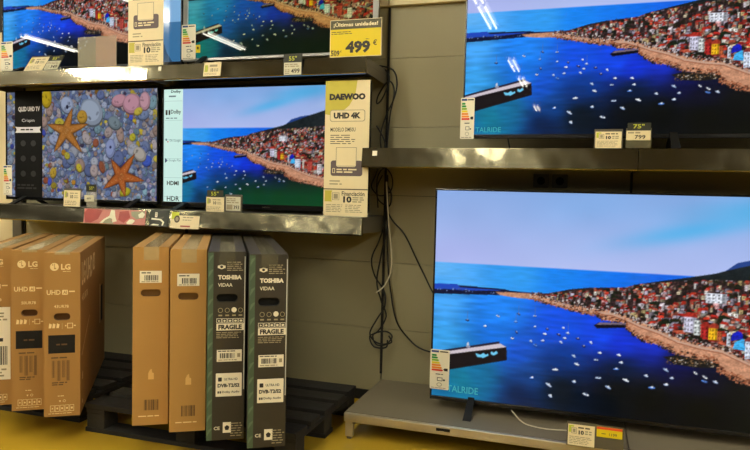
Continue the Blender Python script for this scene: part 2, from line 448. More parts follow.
    for k in range(900):
        i = r.randrange(2, len(SHORE) - 1); t = r.random()
        a, b = SHORE[i], SHORE[i + 1]; s = min(1, .35 + a[0])
        u = a[0] + (b[0] - a[0]) * t; v = a[1] + (b[1] - a[1]) * t + r.uniform(-0.026, 0.008) * s
        dk = r.random() < .5 + (v - a[1] - (b[1] - a[1]) * t) * 20
        c.ell(u, v, r.uniform(.001, .0042) * s, r.uniform(.002, .0055) * s, r.choice([(36, 26, 24), (24, 20, 22), (58, 38, 30)] if dk else [(168, 100, 70), (186, 124, 92), (110, 64, 46), (146, 82, 56)]))
    for i in range(2, len(SANDTOP) - 1):
        for k in range(40):
            t = r.random(); a, b = SANDTOP[i], SANDTOP[i + 1]
            u = a[0] + (b[0] - a[0]) * t; v = a[1] + (b[1] - a[1]) * t
            c.ell(u, v + r.uniform(-.014, .008), r.uniform(.0012, .0032), r.uniform(.002, .005), r.choice([(30, 24, 24), (50, 36, 34), (150, 130, 130), (90, 50, 44), (200, 190, 186)]))
    c.fill([(0.575, 0.707), (0.609, 0.694), (0.652, 0.706), (0.70, 0.716), (0.69, 0.736), (0.649, 0.742), (0.60, 0.735)], (26, 24, 22))
    for k in range(110):
        c.ell(r.uniform(.585, .69), r.uniform(.703, .736), r.uniform(.0008, .0028), r.uniform(.0015, .0035), r.choice([(150, 110, 70), (96, 80, 60), (60, 46, 36), (40, 34, 30), (190, 180, 170)]))
    c.fill([(0.412, 0.594), (0.424, 0.578), (0.488, 0.571), (0.488, 0.593), (0.42, 0.606)], (12, 12, 26))
    c.fill([(0.418, 0.588), (0.426, 0.578), (0.488, 0.571), (0.488, 0.579), (0.43, 0.588)], (116, 100, 116))
    # jetty at the lower left
    c.fill([(-0.01, 0.818), (0.044, 0.791), (0.198, 0.73), (0.2, 0.792), (0.045, 0.867), (-0.01, 0.895)], (24, 18, 22))
    c.fill([(-0.01, 0.797), (0.043, 0.771), (0.178, 0.713), (0.198, 0.73), (0.044, 0.791), (-0.01, 0.818)], (206, 194, 204))
    c.fill([(-0.01, 0.79), (0.043, 0.766), (0.178, 0.706), (0.18, 0.716), (0.043, 0.776), (-0.01, 0.80)], (36, 30, 50))
    c.fill([(0.117, 0.773), (0.122, 0.79), (0.138, 0.792), (0.152, 0.779), (0.15, 0.769), (0.144, 0.776), (0.138, 0.768), (0.13, 0.778)], (110, 200, 238))
    c.fill([(0.157, 0.77), (0.165, 0.776), (0.176, 0.764), (0.172, 0.752), (0.165, 0.762), (0.158, 0.756)], (110, 200, 238))
    c.ell(0.096, 0.735, 0.003, 0.012, (200, 206, 222)); c.ell(0.097, 0.745, 0.006, 0.006, (150, 150, 170))
    for i, (u, v) in enumerate(BOATS):
        k = 0.52 + 1.15 * (v - 0.55)
        dark = v < 0.70 and i % 3 == 0
        rot = r.uniform(-.1, .75); L = r.uniform(.75, 1.25)
        c.ell(u + .0006, v + .005 * k, .0075 * k * L, .0055 * k, (8, 24, 70), rot, .6)
        c.ell(u, v, .008 * k * L, .0048 * k, (36, 36, 66) if dark else r.choice([(226, 232, 240), (190, 206, 232), (160, 184, 222), (236, 238, 236), (90, 140, 226)]), rot)
        c.ell(u + .001 * k, v - .004 * k, .003 * k, .0045 * k, (180, 170, 180) if dark else r.choice([(210, 214, 222), (70, 80, 110), (240, 240, 240)]), rot)
    for u, v in ((0.092, .61), (0.219, .6), (0.226, .565), (.35, .63), (.267, .566)):
        c.fill([(u, v), (u, v - .035), (u + .001, v - .035), (u + .001, v)], (90, 110, 170))
    return c.done()

def paint_shells(W, H):
    c = Canvas(W, H); r = random.Random(11)
    c.img[:] = (104, 118, 156)
    pal = [(158, 178, 216), (136, 158, 208), (182, 192, 220), (196, 200, 214), (170, 160, 196), (192, 174, 172), (128, 144, 186), (150, 188, 204), (206, 194, 196), (116, 132, 184), (186, 158, 146), (146, 166, 196), (170, 186, 210), (150, 170, 214)]
    vivid = [(206, 182, 60), (200, 144, 50), (80, 96, 206), (166, 92, 64), (84, 74, 104), (216, 196, 80)]
    def shell(u, v, s, col, ridges=True):
        rot = r.uniform(0, PI); e = r.uniform(.6, .95); col = np.array(col, float)
        du = s * r.uniform(.42, .58)
        c.ell(u, v + s * .10, du * 1.04, s * e, col * .52, rot)
        c.ell(u, v, du, s * e * .94, col * .86, rot)
        c.ell(u - s * .04, v - s * .08, du * .8, s * e * .74, col, rot)
        if ridges:
            for k in range(r.randint(2, 5)):
                a = r.uniform(0, 6.28); q = r.uniform(.1, .7)
                c.ell(u + du * q * math.cos(a), v + s * e * q * math.sin(a), s * .05, s * .16, col * r.uniform(.66, .9), rot + a)
    for k in range(2600):
        s = r.choice((.016, .02, .025, .03, .036)); shell(r.uniform(0, 1), r.uniform(0, 1), s, np.array(r.choice(vivid if r.random() < .10 else pal)) * r.uniform(.72, 1.06))
    for k in range(60):
        shell(r.uniform(0, 1), r.uniform(0, .75), r.uniform(.045, .07), np.array(r.choice(pal)) * r.uniform(.85, 1))
    for u, v, s, col in [(0.28, .06, .10, (214, 182, 40)), (.42, .13, .10, (176, 190, 222)), (.58, .20, .14, (176, 190, 212)), (.76, .10, .09, (216, 160, 176)), (.84, .13, .10, (218, 162, 180)), (.92, .11, .08, (220, 170, 184)), (.73, .30, .085, (132, 150, 160)), (.705, .53, .09, (156, 170, 218)), (.335, .45, .08, (172, 182, 214)), (.845, .43, .045, (206, 196, 60)), (.5, .71, .045, (216, 196, 60)), (.325, .76, .06, (206, 170, 60)), (.935, .64, .055, (76, 104, 210)), (.8, .92, .06, (200, 192, 50)), (.89, .58, .09, (196, 188, 178)), (.88, .2, .05, (216, 196, 80)), (.65, .70, .055, (160, 92, 64)), (.61, .48, .045, (164, 96, 70)), (.42, .60, .045, (200, 188, 70)), (.37, .30, .06, (206, 190, 70)), (.52, .24, .07, (206, 160, 60))]:
        shell(u, v, s, col)
    c.ell(.42, .15, .009, .02, (40, 40, 60)); c.ell(.705, .52, .007, .013, (50, 54, 90))
    def star(u, v, tips, col):
        col = np.array(col, float)
        for f, wd, k in ((1.03, .062, .5), (1.0, .052, .86), (.92, .034, 1.08)):
            for (tu, tv) in tips:
                L = math.hypot((tu - u) * 1.78, tv - v); nx, ny = -(tv - v) / L, (tu - u) * 1.78 / L
                du, dv = tu - u, tv - v
                c.fill([(u + nx * wd / 1.78, v + ny * wd), (u + du * .7 + nx * wd * .42 / 1.78, v + dv * .7 + ny * wd * .42), (u + du * f, v + dv * f),
                        (u + du * .7 - nx * wd * .42 / 1.78, v + dv * .7 - ny * wd * .42), (u - nx * wd / 1.78, v - ny * wd)], np.minimum(col * k, 255))
        c.ell(u, v, .026, .044, col)
        for k in range(160):
            tu, tv = r.choice(tips); t = r.uniform(0, .85)
            c.ell(u + (tu - u) * t + r.uniform(-.010, .010), v + (tv - v) * t + r.uniform(-.02, .02) * (1 - t), .0018, .0034, r.choice([(226, 172, 104), (150, 90, 40)]))
    star(.41, .37, [(.455, .16), (.56, .31), (.52, .57), (.33, .57), (.285, .31)], (184, 120, 54))
    star(.77, .78, [(.71, .63), (.86, .58), (.92, .82), (.80, .97), (.66, .90)], (186, 100, 46))
    return c.done()

PICS = {}
def picture(kind, W, H, **k):
    key = (kind, W, H, tuple(k.items()))
    if key not in PICS: PICS[key] = (paint_bay if kind == 'bay' else paint_shells)(W, H, **k)
    return PICS[key]

def screen(name, parent, x0, x1, z0, z1, y, pic, m):
    H, W, _ = pic.shape
    xs = np.linspace(x0, x1, W); zs = np.linspace(z1, z0, H)
    X, Z = np.meshgrid(xs, zs); co = np.stack([X, np.full_like(X, y), Z], -1).reshape(-1, 3)
    i = np.arange(W * H).reshape(H, W)
    q = np.stack([i[1:, :-1], i[1:, 1:], i[:-1, 1:], i[:-1, :-1]], -1).reshape(-1, 4)
    me = bpy.data.meshes.new(name)
    me.vertices.add(len(co)); me.vertices.foreach_set('co', co.astype(np.float32).ravel())
    me.loops.add(q.size); me.loops.foreach_set('vertex_index', q.astype(np.int32).ravel())
    me.polygons.add(len(q)); me.polygons.foreach_set('loop_start', np.arange(0, q.size, 4, dtype=np.int32))
    me.update(calc_edges=True); me.validate()
    a = me.color_attributes.new('picture', 'FLOAT_COLOR', 'POINT')
    rgba = np.concatenate([pic.reshape(-1, 3), np.ones((W * H, 1))], 1).astype(np.float32)
    a.data.foreach_set('color', rgba.ravel())
    me.materials.append(MATS[m])
    o = bpy.data.objects.new(name, me); COL.objects.link(o); o.parent = parent
    return o

# ------------------------------------------------------------------ setting
mb = MB()
mb.box(-9, 9, -16, 0.06, -0.05, 0, 'floor_paint')
fl = struct(mb.build('floor'))
mb = MB()
UP = [-3.785, -2.45, -1.109, 0.228, 1.565, 2.9, 4.24]
zs = [0.06] + [0.135 + 0.30, 0.827, 1.222, 1.617, 2.012, 2.306]
for i in range(len(UP) - 1):
    for a, b in zip(zs[:-1], zs[1:]):
        mb.box(UP[i] + 0.004, UP[i + 1] - 0.004, 0, 0.02, a + 0.0012, b - 0.0012, 'wall_panel')
mb.box(-3.8, 4.3, 0.021, 0.06, 0.0, 2.31, 'dark_slot')
struct(mb.build('wall_rear'))
mb = MB()
mb.box(-9, -3.79, 0.0, 0.06, 0.0, 2.31, 'cream_panel')
mb.box(-3.87, -3.79, -0.03, 0.0, 0.0, 2.31, 'shelf_metal')
struct(mb.build('wall_left'))
mb = MB()
for i in range(len(UP) - 1):
    mb.box(UP[i] + 0.002, UP[i + 1] - 0.002, -0.03, 0.04, 2.306, 3.78, 'cream_panel', 0.003)
struct(mb.build('trim_1'))
mb = MB()
for i in range(len(UP)):
    mb.box(UP[i] - 0.006, UP[i] + 0.006, -0.012, 0.018, 0.17, 2.30, 'dark_slot')
struct(mb.build('trim_2'))
mb = MB()
mb.box(-3.79, 4.3, -0.004, 0.02, 0.0, 0.058, 'dark_slot')
struct(mb.build('baseboard_rear'))
mb = MB()
mb.box(-9, 9, -16, 0.06, 3.78, 3.84, 'ceiling_panel')
struct(mb.build('ceiling'))

# twin-tube ceiling lights, in rows running away from the display wall
def ceiling_light():
    t = thing('ceiling_light', 'twin tube ceiling light over the aisle', 'ceiling light', (0, 0, 3.55), 0, 'twin tube ceiling lights over the aisle')
    h = MB(); h.box(-0.09, 0.09, -0.62, 0.62, 0.03, 0.23, 'lamp_housing', 0.006); h.build('housing', t)
    for s in (-1, 1):
        b = MB(); b.tube([(s * 0.04, -0.57, 0), (s * 0.04, 0.57, 0)], 0.011, 'lamp_tube', 10, 1)
        for e in (-1, 1): b.box(s * 0.04 - 0.014, s * 0.04 + 0.014, e * 0.585 - 0.014, e * 0.585 + 0.014, -0.016, 0.03, 'lamp_housing')
        b.build('lamp_tube', t)
    return t
L0 = ceiling_light()
spots = [(-1.3, y) for y in (-2.0, -3.1, -4.25, -5.5, -8.75, -10.5, -14.6)] + [(-5.5, y) for y in (-2.0, -3.1, -4.4, -5.9, -8.5, -11)] + \
        [(-8.5, y) for y in (-3.1, -5.45, -8.5)] + [(3.3, y) for y in (-2.0, -3.1, -4.4, -6.0, -8.5, -11.5)]  # right-hand row and nearest units added to light the display wall
for i, (x, y) in enumerate(spots):
    if i == 0: L0.location = (x, y, 3.55); continue
    c = L0.copy(); COL.objects.link(c); c.location = (x, y, 3.55)
    for ch in list(L0.children):
        d = ch.copy(); COL.objects.link(d); d.parent = c

# ------------------------------------------------------------------ shelves
RAILS = {}
def shelf(x0, x1, zlo, zhi, label, rail='dull_steel', strip=None, ends=(True, True)):
    t = thing('wall_shelf', label, 'shelf', ((x0 + x1) / 2, 0, zlo), 0, None)
    w = (x1 - x0) / 2; h = zhi - zlo
    b = MB(); b.box(-w + 0.003, w - 0.003, -0.385, -0.014, h - 0.036, h - 0.001, 'shelf_metal', 0.002)
    b.build('shelf_board', t)
    p = MB()
    sec = [(-0.400, h), (-0.392, h), (-0.388, h - 0.004), (-0.386, 0.004), (-0.395, 0.0), (-0.412, 0.0), (-0.414, 0.006)]
    n = len(sec); vs = [(-w, y, z) for y, z in sec] + [(w, y, z) for y, z in sec]
    fs = [tuple(range(n)), tuple(range(2 * n - 1, n - 1, -1))] + [(k, n + k, n + (k + 1) % n, (k + 1) % n) for k in range(n)]
    p.add(vs, fs, rail)
    rail_o = p.build('price_rail', t); RAILS[t.name] = rail_o
    for s, on in ((-1, ends[0]), (1, ends[1])):
        if not on: continue
        k = MB(); x = s * (w - 0.006)
        pts = [(-0.385, h - 0.008), (-0.385, 0.012), (-0.016, 0.002), (-0.016, h - 0.003)]
        vs = [(x - 0.002, a, b_) for a, b_ in pts] + [(x + 0.002, a, b_) for a, b_ in pts]
        k.add(vs, [(0, 1, 2, 3), (7, 6, 5, 4)] + [(j, 4 + j, 4 + (j + 1) % 4, (j + 1) % 4) for j in range(4)], 'shelf_metal')
        k.build('bracket', t)
    return t
s1 = shelf(-3.79, -2.458, 1.855, 1.945, 'top left shelf with bright polished steel edge, holding the leaning white price cards', 'steel')
s2 = shelf(-2.455, -1.112, 1.855, 1.945, 'upper shelf with dull grey edge carrying the yellow 499 sign')
s3 = shelf(-3.79, -2.458, 1.007, 1.105, 'shelf with wavy steel edge under the television showing seashells', 'steel')
s4 = shelf(-2.455, -1.112, 1.007, 1.105, 'lower left shelf with dull grey edge above the black cartons')
s5 = shelf(-1.120, 0.226, 1.367, 1.470, 'grey steel shelf above the largest screen, left of the joint, with a small white sticker', 'dull_steel')
s6 = shelf(0.230, 1.565, 1.367, 1.470, 'dark shelf right of the joint below the 75 inch television', 'dull_steel')

# things stuck on the rails (parts of their shelf)
RAIL_T = math.atan2(0.014, 0.09)
def rail_sub(name, parent, x, z, build):
    m = MB(); build(m)
    o = m.build(name, RAILS[parent.name]); o.location = (x, -0.4145 + z * 0.15, z); o.rotation_euler = (-RAIL_T, 0, 0); return o
rail_sub('sticker', s5, -1.050 + 0.447, 0.062, lambda m: m.rect(-0.013, 0, 0.013, 0.026, -0.001, 'label_white'))['label'] = 'small white sticker'
rail_sub('sticker', s2, -2.372 + 1.7835, 0.055, lambda m: m.rect(-0.011, 0, 0.011, 0.026, -0.001, 'label_white'))['label'] = 'small white sticker'
def strip(m):
    x0, x1, z0, z1, y = -2.905 + 3.124, 0.664, -0.052, 0.036, -0.0012
    m.rect(x0, z0, x1, z1, y, 'strip_pink')
    def P(pts, mm, k): m.poly([(x0 + (x1 - x0) * a, z0 + (z1 - z0) * (1 - b)) for a, b in pts], y - 0.0004 * k, mm)
    P([(0.0, .3), (.03, .95), (.12, .98), (.24, .7), (.3, .1), (.2, 0.02), (.05, 0.02)], 'strip_red', 1)
    P([(.30, .98), (.40, .55), (.5, .3), (.46, .75), (.5, .98)], 'strip_olive', 1)
    P([(.27, .97), (.33, .7), (.42, .45), (.44, 0.03), (.5, .05), (.52, .5), (.55, .8), (.48, .9), (.47, .65), (.43, .6), (.36, .75), (.32, .98)], 'strip_white', 2)
    P([(.58, .15), (.72, .05), (.76, .5), (.66, .9), (.57, .7)], 'strip_red', 1)
    P([(.70, .9), (.75, .65), (.80, .62), (.84, .72), (.80, .95), (.73, .98)], 'strip_white', 2)
    P([(.76, .1), (.98, .05), (.98, .5), (.86, .62), (.78, .4)], 'strip_olive', 1)
    P([(.88, .3), (.94, .1), (.99, .25), (.96, .5), (.90, .5)], 'strip_white', 2)
rail_sub('printed_strip', s3, 0, 0.055, strip)['label'] = 'pink and white printed strip on the steel edge'

# ------------------------------------------------------------------ base shelf of the right bay
def base_shelf(x0, x1, label, foot=True):
    t = thing('base_shelf', label, 'shelf', ((x0 + x1) / 2, 0, 0))
    w = (x1 - x0) / 2
    b = MB(); b.box(-w, w, -0.612, -0.006, 0.112, 0.135, 'base_deck', 0.002); b.build('deck', t)
    r = MB(); r.box(-w, w, -0.634, -0.613, 0.098, 0.134, 'base_rail', 0.005)
    r.box(-w, w, -0.628, -0.605, 0.088, 0.099, 'base_rail', 0.003)
    r.build('front_rail', t)
    for s in (-1, 1):
        if s == 1 and not foot: continue
        f = MB(); x = s * (w - 0.025)
        f.box(x - 0.02, x + 0.02, -0.622, -0.596, 0.012, 0.088, 'base_rail', 0.003)
        f.box(x - 0.012, x + 0.012, -0.62, -0.598, 0.0, 0.013, 'plastic_grey', 0.002)
        f.add([(x + a, y, z) for a in (-0.006, 0.006) for y, z in ((-0.606, 0.03), (-0.606, 0.045), (-0.38, 0.111), (-0.41, 0.111))],
              [(0, 1, 2, 3), (7, 6, 5, 4), (0, 4, 5, 1), (1, 5, 6, 2), (2, 6, 7, 3), (3, 7, 4, 0)], 'base_rail')
        f.build('foot', t)
    return t
p1 = base_shelf(-1.106, 0.226, 'low grey base shelf with pale front rail under the largest television')
m = MB(); m.box(-0.034, 0.034, -0.638, -0.633, 0.108, 0.122, 'black_matte', 0.002)
m.box(-0.018, 0.004, -0.640, -0.635, 0.100, 0.110, 'base_rail')
c = m.build('rail_clip', p1); c.location = (-0.60 + 0.44, 0, 0)
p2 = base_shelf(0.230, 1.562, 'second low base shelf at the right edge of the photo')

# ------------------------------------------------------------------ televisions
def energy(parent, x, z, w, h, y, name='energy_label'):
    m = MB(); m.rrect(x, z, x + w, z + h, w * .06, y, 'label_white')
    e = y - 0.0006
    m.rect(x + w * .06, z + h * .925, x + w * .45, z + h * .975, e, 'en_blue')
    m.rect(x + w * .5, z + h * .935, x + w * .92, z + h * .965, e, 'label_ink')
    for k, (mm) in enumerate(['en_green', 'en_green', 'en_lime', 'en_yellow', 'en_orange', 'en_orange', 'en_red']):
        a = z + h * (.83 - k * .062); l = w * (.22 + k * .055)
        m.poly([(x + w * .08, a), (x + w * .08 + l, a), (x + w * .13 + l, a + h * .024), (x + w * .08 + l, a + h * .048), (x + w * .08, a + h * .048)], e, mm)
    a = z + h * .47
    m.poly([(x + w * .92, a), (x + w * .92, a + h * .07), (x + w * .76, a + h * .07), (x + w * .69, a + h * .035), (x + w * .76, a)], e, 'label_ink')
    m.lines(x + w * .3, z + h * .36, x + w * .75, z + h * .40, 1, e, 'label_ink', 2)
    m.frame(x + w * .38, z + h * .21, x + w * .66, z + h * .30, w * .03, e, 'label_ink')
    m.disc(x + w * .74, z + h * .24, w * .06, w * .05, e, 'label_ink', 10)
    m.ring(x + w * .5, z + h * .12, w * .14, h * .05, w * .03, e, 'label_grey', 14)
    m.lines(x + w * .08, z + h * .02, x + w * .9, z + h * .05, 1, e, 'label_grey', 5)
    o = m.build(name, parent); o['label'] = 'white energy label with coloured bars'; return o

def tv(label, x0, x1, z0, z1, Y, base, side=0.008, top=0.008, bot=0.02, frame='black_gloss', pic=None, smat='screen_bright', pic_x=None, feet=None, group=None):
    cx = (x0 + x1) / 2
    t = thing('television', label, 'television', (cx, Y, base))
    a0, a1, b0, b1 = x0 - cx, x1 - cx, z0 - base, z1 - base
    h = MB(); h.box(a0 + 0.004, a1 - 0.004, 0.004, 0.03, b0 + 0.004, b1 - 0.004, 'black_matte', 0.004)
    h.box(a0 + (a1 - a0) * .12, a1 - (a1 - a0) * .12, 0.029, 0.065, b0 + 0.03, b0 + (b1 - b0) * .55, 'black_matte', 0.012)
    h.build('housing', t)
    f = MB()
    f.box(a0, a1, -0.008, 0.006, b1 - top, b1, frame, 0.002); f.box(a0, a1, -0.008, 0.006, b0, b0 + bot, frame, 0.003)
    f.box(a0, a0 + side, -0.008, 0.006, b0 + bot, b1 - top, frame, 0.002); f.box(a1 - side, a1, -0.008, 0.006, b0 + bot, b1 - top, frame, 0.002)
    f.build('bezel', t)
    pa, pb = (a0 + side, a1 - side) if pic_x is None else (pic_x[0] - cx, pic_x[1] - cx)
    screen('screen', t, pa, pb, b0 + bot, b1 - top, -0.001, pic, smat)
    for fx in (feet or (x0 + (x1 - x0) * .12, x1 - (x1 - x0) * .12)):
        k = MB(); X = fx - cx
        for d in (-1, 1):
            A = [(X - 0.016, 0.02 + d * 0.0, b0 + 0.03), (X + 0.016, 0.02, b0 + 0.03), (X + 0.02, 0.02 + d * 0.125, 0.0), (X - 0.02, 0.02 + d * 0.125, 0.0)]
            B = [(X - 0.016, 0.02 + d * 0.022, b0 + 0.03), (X + 0.016, 0.02 + d * 0.022, b0 + 0.03), (X + 0.02, 0.02 + d * 0.150, 0.0), (X - 0.02, 0.02 + d * 0.150, 0.0)]
            k.add(A + B, [(0, 1, 2, 3), (7, 6, 5, 4), (0, 4, 5, 1), (1, 5, 6, 2), (2, 6, 7, 3), (3, 7, 4, 0)], 'black_matte')
        k.build('stand_foot', t)
    return t, cx, base

HI = picture('bay', 480, 270)
LO = picture('bay', 260, 146)
LO2 = picture('bay', 260, 146, lift=0.3) * np.array((1.3, 1.35, 0.62))
# largest screen, on the base shelf
T, cx, bs = tv('largest television, standing on the low base shelf, showing a harbour town', -0.72, 1.18, 0.185, 1.265, -0.40, 0.1355, pic=HI, feet=(-0.507, 0.967))
energy(T, -0.722 - cx, 0.24 - bs, 0.10, 0.205, -0.0095)
m = MB(); m.text('TALRIDE', -0.632 - cx, 0.232 - bs, 0.158, 0.034, -0.0022, 'teal_glow', 0.012); m.build('caption', T)
# upper right, 75 inch
T, cx, bs = tv('75 inch television on the right upper shelf, ceiling lights mirrored in its screen', -0.622, 1.10, 1.529, 2.510, -0.25, 1.4705, bot=0.022, pic=HI, feet=(0.094, 0.39))
energy(T, -0.632 - cx, 1.528 - bs, 0.072, 0.212, -0.0095)
m = MB(); m.text('TALRIDE', -0.553 - cx, 1.562 - bs, 0.130, 0.026, -0.0022, 'teal_glow', 0.012); m.build('caption', T)
# top shelf, right of the tall white card: silver frame
T, cx, bs = tv('silver framed television behind the yellow 499 sign', -2.352, -1.112, 2.000, 2.72, -0.20, 1.9455, side=0.032, bot=0.018, top=0.012, frame='silver_frame', pic=LO2, smat='screen_muted')
o = energy(T, -2.36 - cx, 2.012 - bs, 0.098, 0.208, -0.0095)
m = MB(); m.rect(-2.262 - cx, 2.05 - bs, -2.230 - cx, 2.097 - bs, -0.0095, 'sign_yellow'); m.disc(-2.246 - cx, 2.078 - bs, 0.007, 0.009, -0.0102, 'label_ink', 8)
m.build('sticker', T)['label'] = 'small yellow sticker'
# top shelf, far left, with a blue menu column
T, cx, bs = tv('television at the top left corner with a blue column along its right side', -3.765, -2.362, 1.985, 2.765, -0.20, 1.9455, bot=0.02, pic=LO, smat='screen_soft', pic_x=(-3.757, -2.612))
energy(T, -3.775 - cx, 1.99 - bs, 0.105, 0.195, -0.0095)
m = MB(); xa, xb = -2.612 - cx, -2.370 - cx
m.rect(xa, 2.245 - bs, xb, 2.757 - bs, -0.001, 'sky_glow'); m.rect(xa, 2.005 - bs, xb, 2.245 - bs, -0.001, 'sea_glow')
m.poly([(xa, 2.005 - bs), (xb - 0.06, 2.005 - bs), (xb - 0.10, 2.06 - bs), (xb - 0.13, 2.14 - bs), (xa, 2.2 - bs)], -0.0016, 'deep_glow')
m.build('menu_column', T)['label'] = 'light blue menu column on the screen'
# seashell screen with black card
T, cx, bs = tv('television showing seashells and two orange starfish', -3.715, -2.512, 1.133, 1.852, -0.22, 1.1055, bot=0.018, pic=picture('shell', 300, 180), smat='screen_dim', feet=(-3.545, -2.66))
energy(T, -3.735 - cx, 1.16 - bs, 0.075, 0.20, -0.0095)
m = MB(); xa, xb, za, zb = -3.628 - cx, -3.404 - cx, 1.150 - bs, 1.846 - bs
m.box(xa, xb, -0.014, -0.0085, za, zb, 'card_black')
m.text('QLED UHD TV', xa + .03, zb - .135, .18, .036, -0.0146, 'card_silver', .05)
m.text('Crispin', xa + .06, zb - .205, .105, .026, -0.0146, 'card_silver')
m.poly([(xa + .004, zb - .27), (xa + .016, zb - .25), (xa + .004, zb - .23), (xa + .03, zb - .233), (xb - .03, zb - .233), (xb - .004, zb - .23), (xb - .016, zb - .25), (xb - .004, zb - .27)], -0.0146, 'card_silver')
m.lines(xa + .05, zb - .258, xb - .05, zb - .242, 1, -0.0152, 'card_black', 3)
for i in range(2):
    for j in range(3):
        m.disc(xa + .07 + i * .085, zb - .34 - j * .1, .022, .02, -0.0146, 'card_grey', 14)
m.lines(xa + .02, za + .05, xb - .02, za + .09, 2, -0.0146, 'card_grey', 4)
m.build('information_card', T)['label'] = 'tall black printed card on the left of the screen'
# screen with the mint column, behind the tall cream banner
T, cx, bs = tv('television with a mint menu column, left of the tall cream banner', -2.495, -1.145, 1.121, 1.853, -0.20, 1.1055, bot=0.03, top=0.016, pic=picture('bay', 260, 146, u1=1.13, lift=1.0), smat='screen_soft', feet=(-2.33, -1.30))
m = MB(); xa, xb, za, zb = -2.487 - cx, -2.352 - cx, 1.151 - bs, 1.837 - bs
m.rect(xa, za, xb, zb, -0.0018, 'mint_glow')
for k in range(1, 7): m.rect(xa + .006, zb - k * .117 + .045, xb - .006, zb - k * .117 + .048, -0.0024, 'mint_line')
e = -0.0024
m.text('Dolby', xa + .05, zb - .005 - .02, .07, .02, e, 'label_ink', .02)
m.lines(xa + .035, zb - .05, xb - .03, zb - .034, 1, e, 'mint_text', 8)
z = zb - .155
for a in (0, 1):
    m.poly([(xa + .012 + a * .033, z), (xa + .026 + a * .007, z), (xa + .026 + a * .007, z + .03), (xa + .012 + a * .033, z + .03)][::(1 if a == 0 else -1)], e, 'label_ink')
m.text('Dolby', xa + .05, z, .072, .032, e, 'label_ink', .02)
m.lines(xa + .015, z - .026, xb - .03, z - .012, 1, e, 'mint_text', 9, .4)
z = zb - .32
m.disc(xa + .018, z + .014, .006, .007, e, 'en_blue', 10); m.disc(xa + .03, z + .002, .004, .005, e, 'en_red', 10)
m.text('Ok Google', xa + .042, z - .002, .078, .018, e, 'mint_text', .01)
z = zb - .445
m.poly([(xa + .01, z - .004), (xa + .03, z + .012), (xa + .01, z + .028)], e, 'en_blue')
m.text('Google Play', xa + .036, z + .002, .088, .018, e, 'mint_text', .0)
m.text('HDMI', xa + .025, zb - .585, .085, .026, e, 'label_ink', .03)
m.text('HDR', xa + .025, za + .004, .09, .030, e, 'label_ink', .02)
m.build('menu_column', T)['label'] = 'mint menu column with logos on the screen'
m = MB(); m.text('DAEWOO', -1.80 - cx, 1.130 - bs, .05, .008, -0.0088, 'plastic_grey', .01); m.build('maker_mark', T)

# ------------------------------------------------------------------ tall cream banners (the square code is left out)
def banner(label, x0, x1, z0, z1, Y, full):
    w, h = 0.230, 0.710
    m = MB(); m.box(0, w, 0, 0.0016, 0, h, 'label_cream')
    y = -0.0006; y2 = -0.0012; y3 = -0.0018
    def B(f): return f
    m.rect(0, B(.155), w, B(.161), y, 'label_brown')
    m.rect(B(.006), B(.085), B(.045), B(.150), y, 'label_olive')
    m.poly([(B(.042), B(.09)), (B(.06), B(.080)), (B(.088), B(.09)), (B(.088), B(.142)), (B(.042), B(.142))], y2, 'label_cream')
    m.frame(B(.046), B(.094), B(.084), B(.138), B(.003), y3, 'label_grey'); m.rect(B(.054), B(.102), B(.076), B(.130), y3, 'label_grey')
    m.text('Financiación', B(.096), B(.120), B(.118), B(.026), y, 'label_brown', .02)
    m.text('10', B(.104), B(.080), B(.044), B(.038), y, 'label_ink', .05)
    m.lines(B(.152), B(.080), B(.212), B(.116), 3, y, 'label_grey', 5)
    m.lines(B(.014), B(.022), B(.105), B(.072), 5, y, 'label_grey', 6, .4)
    m.lines(B(.115), B(.022), B(.212), B(.072), 5, y, 'label_grey', 7, .4)
    m.lines(B(.03), B(.180), B(.11), B(.215), 2, y, 'label_grey', 8, .4)
    m.rrect(B(.035), B(.235), B(.200), B(.325), B(.014), y, 'label_mauve')
    m.frame(B(.044), B(.252), B(.058), B(.280), B(.003), y2, 'label_cream')
    m.lines(B(.066), B(.250), B(.190), B(.280), 2, y2, 'label_cream', 9)
    m.rrect(B(.062), B(.288), B(.168), B(.405), B(.012), y2, 'label_cream')
    m.frame(B(.062), B(.292), B(.168), B(.401), B(.002), y3, 'label_mauve')
    m.lines(B(.03), B(.425), B(.165), B(.520), 5, y, 'label_brown', 12, .35)
    m.text('MODELO DM50U', B(.03), B(.528), B(.130), B(.013), y, 'label_ink', .01)
    pts = [(0, B(.600)), (B(.03), B(.595)), (B(.08), B(.605)), (B(.125), B(.635)), (B(.155), B(.675)), (B(.165), h), (0, h)]
    m.poly(pts, y, 'label_olive')
    m.rrect(B(.026), B(.560), B(.208), B(.622), B(.012), y2, 'label_grey'); m.rrect(B(.029), B(.563), B(.205), B(.619), B(.011), y3, 'label_cream')
    m.text('UHD 4K', B(.046), B(.575), B(.140), B(.033), y3 - .0006, 'label_ink', .06)
    m.text('DAEWOO', B(.022), B(.652), B(.186), B(.034), y3, 'label_ink', .07)
    m.v = [(p[0], p[1], float(np.interp(p[2], [0, .155, .405, .52, .56, .622, .652, .686, .71], [0, .140, .366, .432, .497, .558, .609, .643, .71]))) for p in m.v]
    o = m.build('promotional_banner', None, (x0, Y, z0)); o.scale = ((x1 - x0) / w, 1, (z1 - z0) / h); return tag(o, label, 'banner')
banner('tall cream banner reading UHD 4K, beside the end of the lower left shelf', -1.342, -1.091, 1.106, 1.826, -0.382, True)
banner('tall cream card at the top left between the two upper televisions', -2.595, -2.353, 1.946, 2.655, -0.40, True)

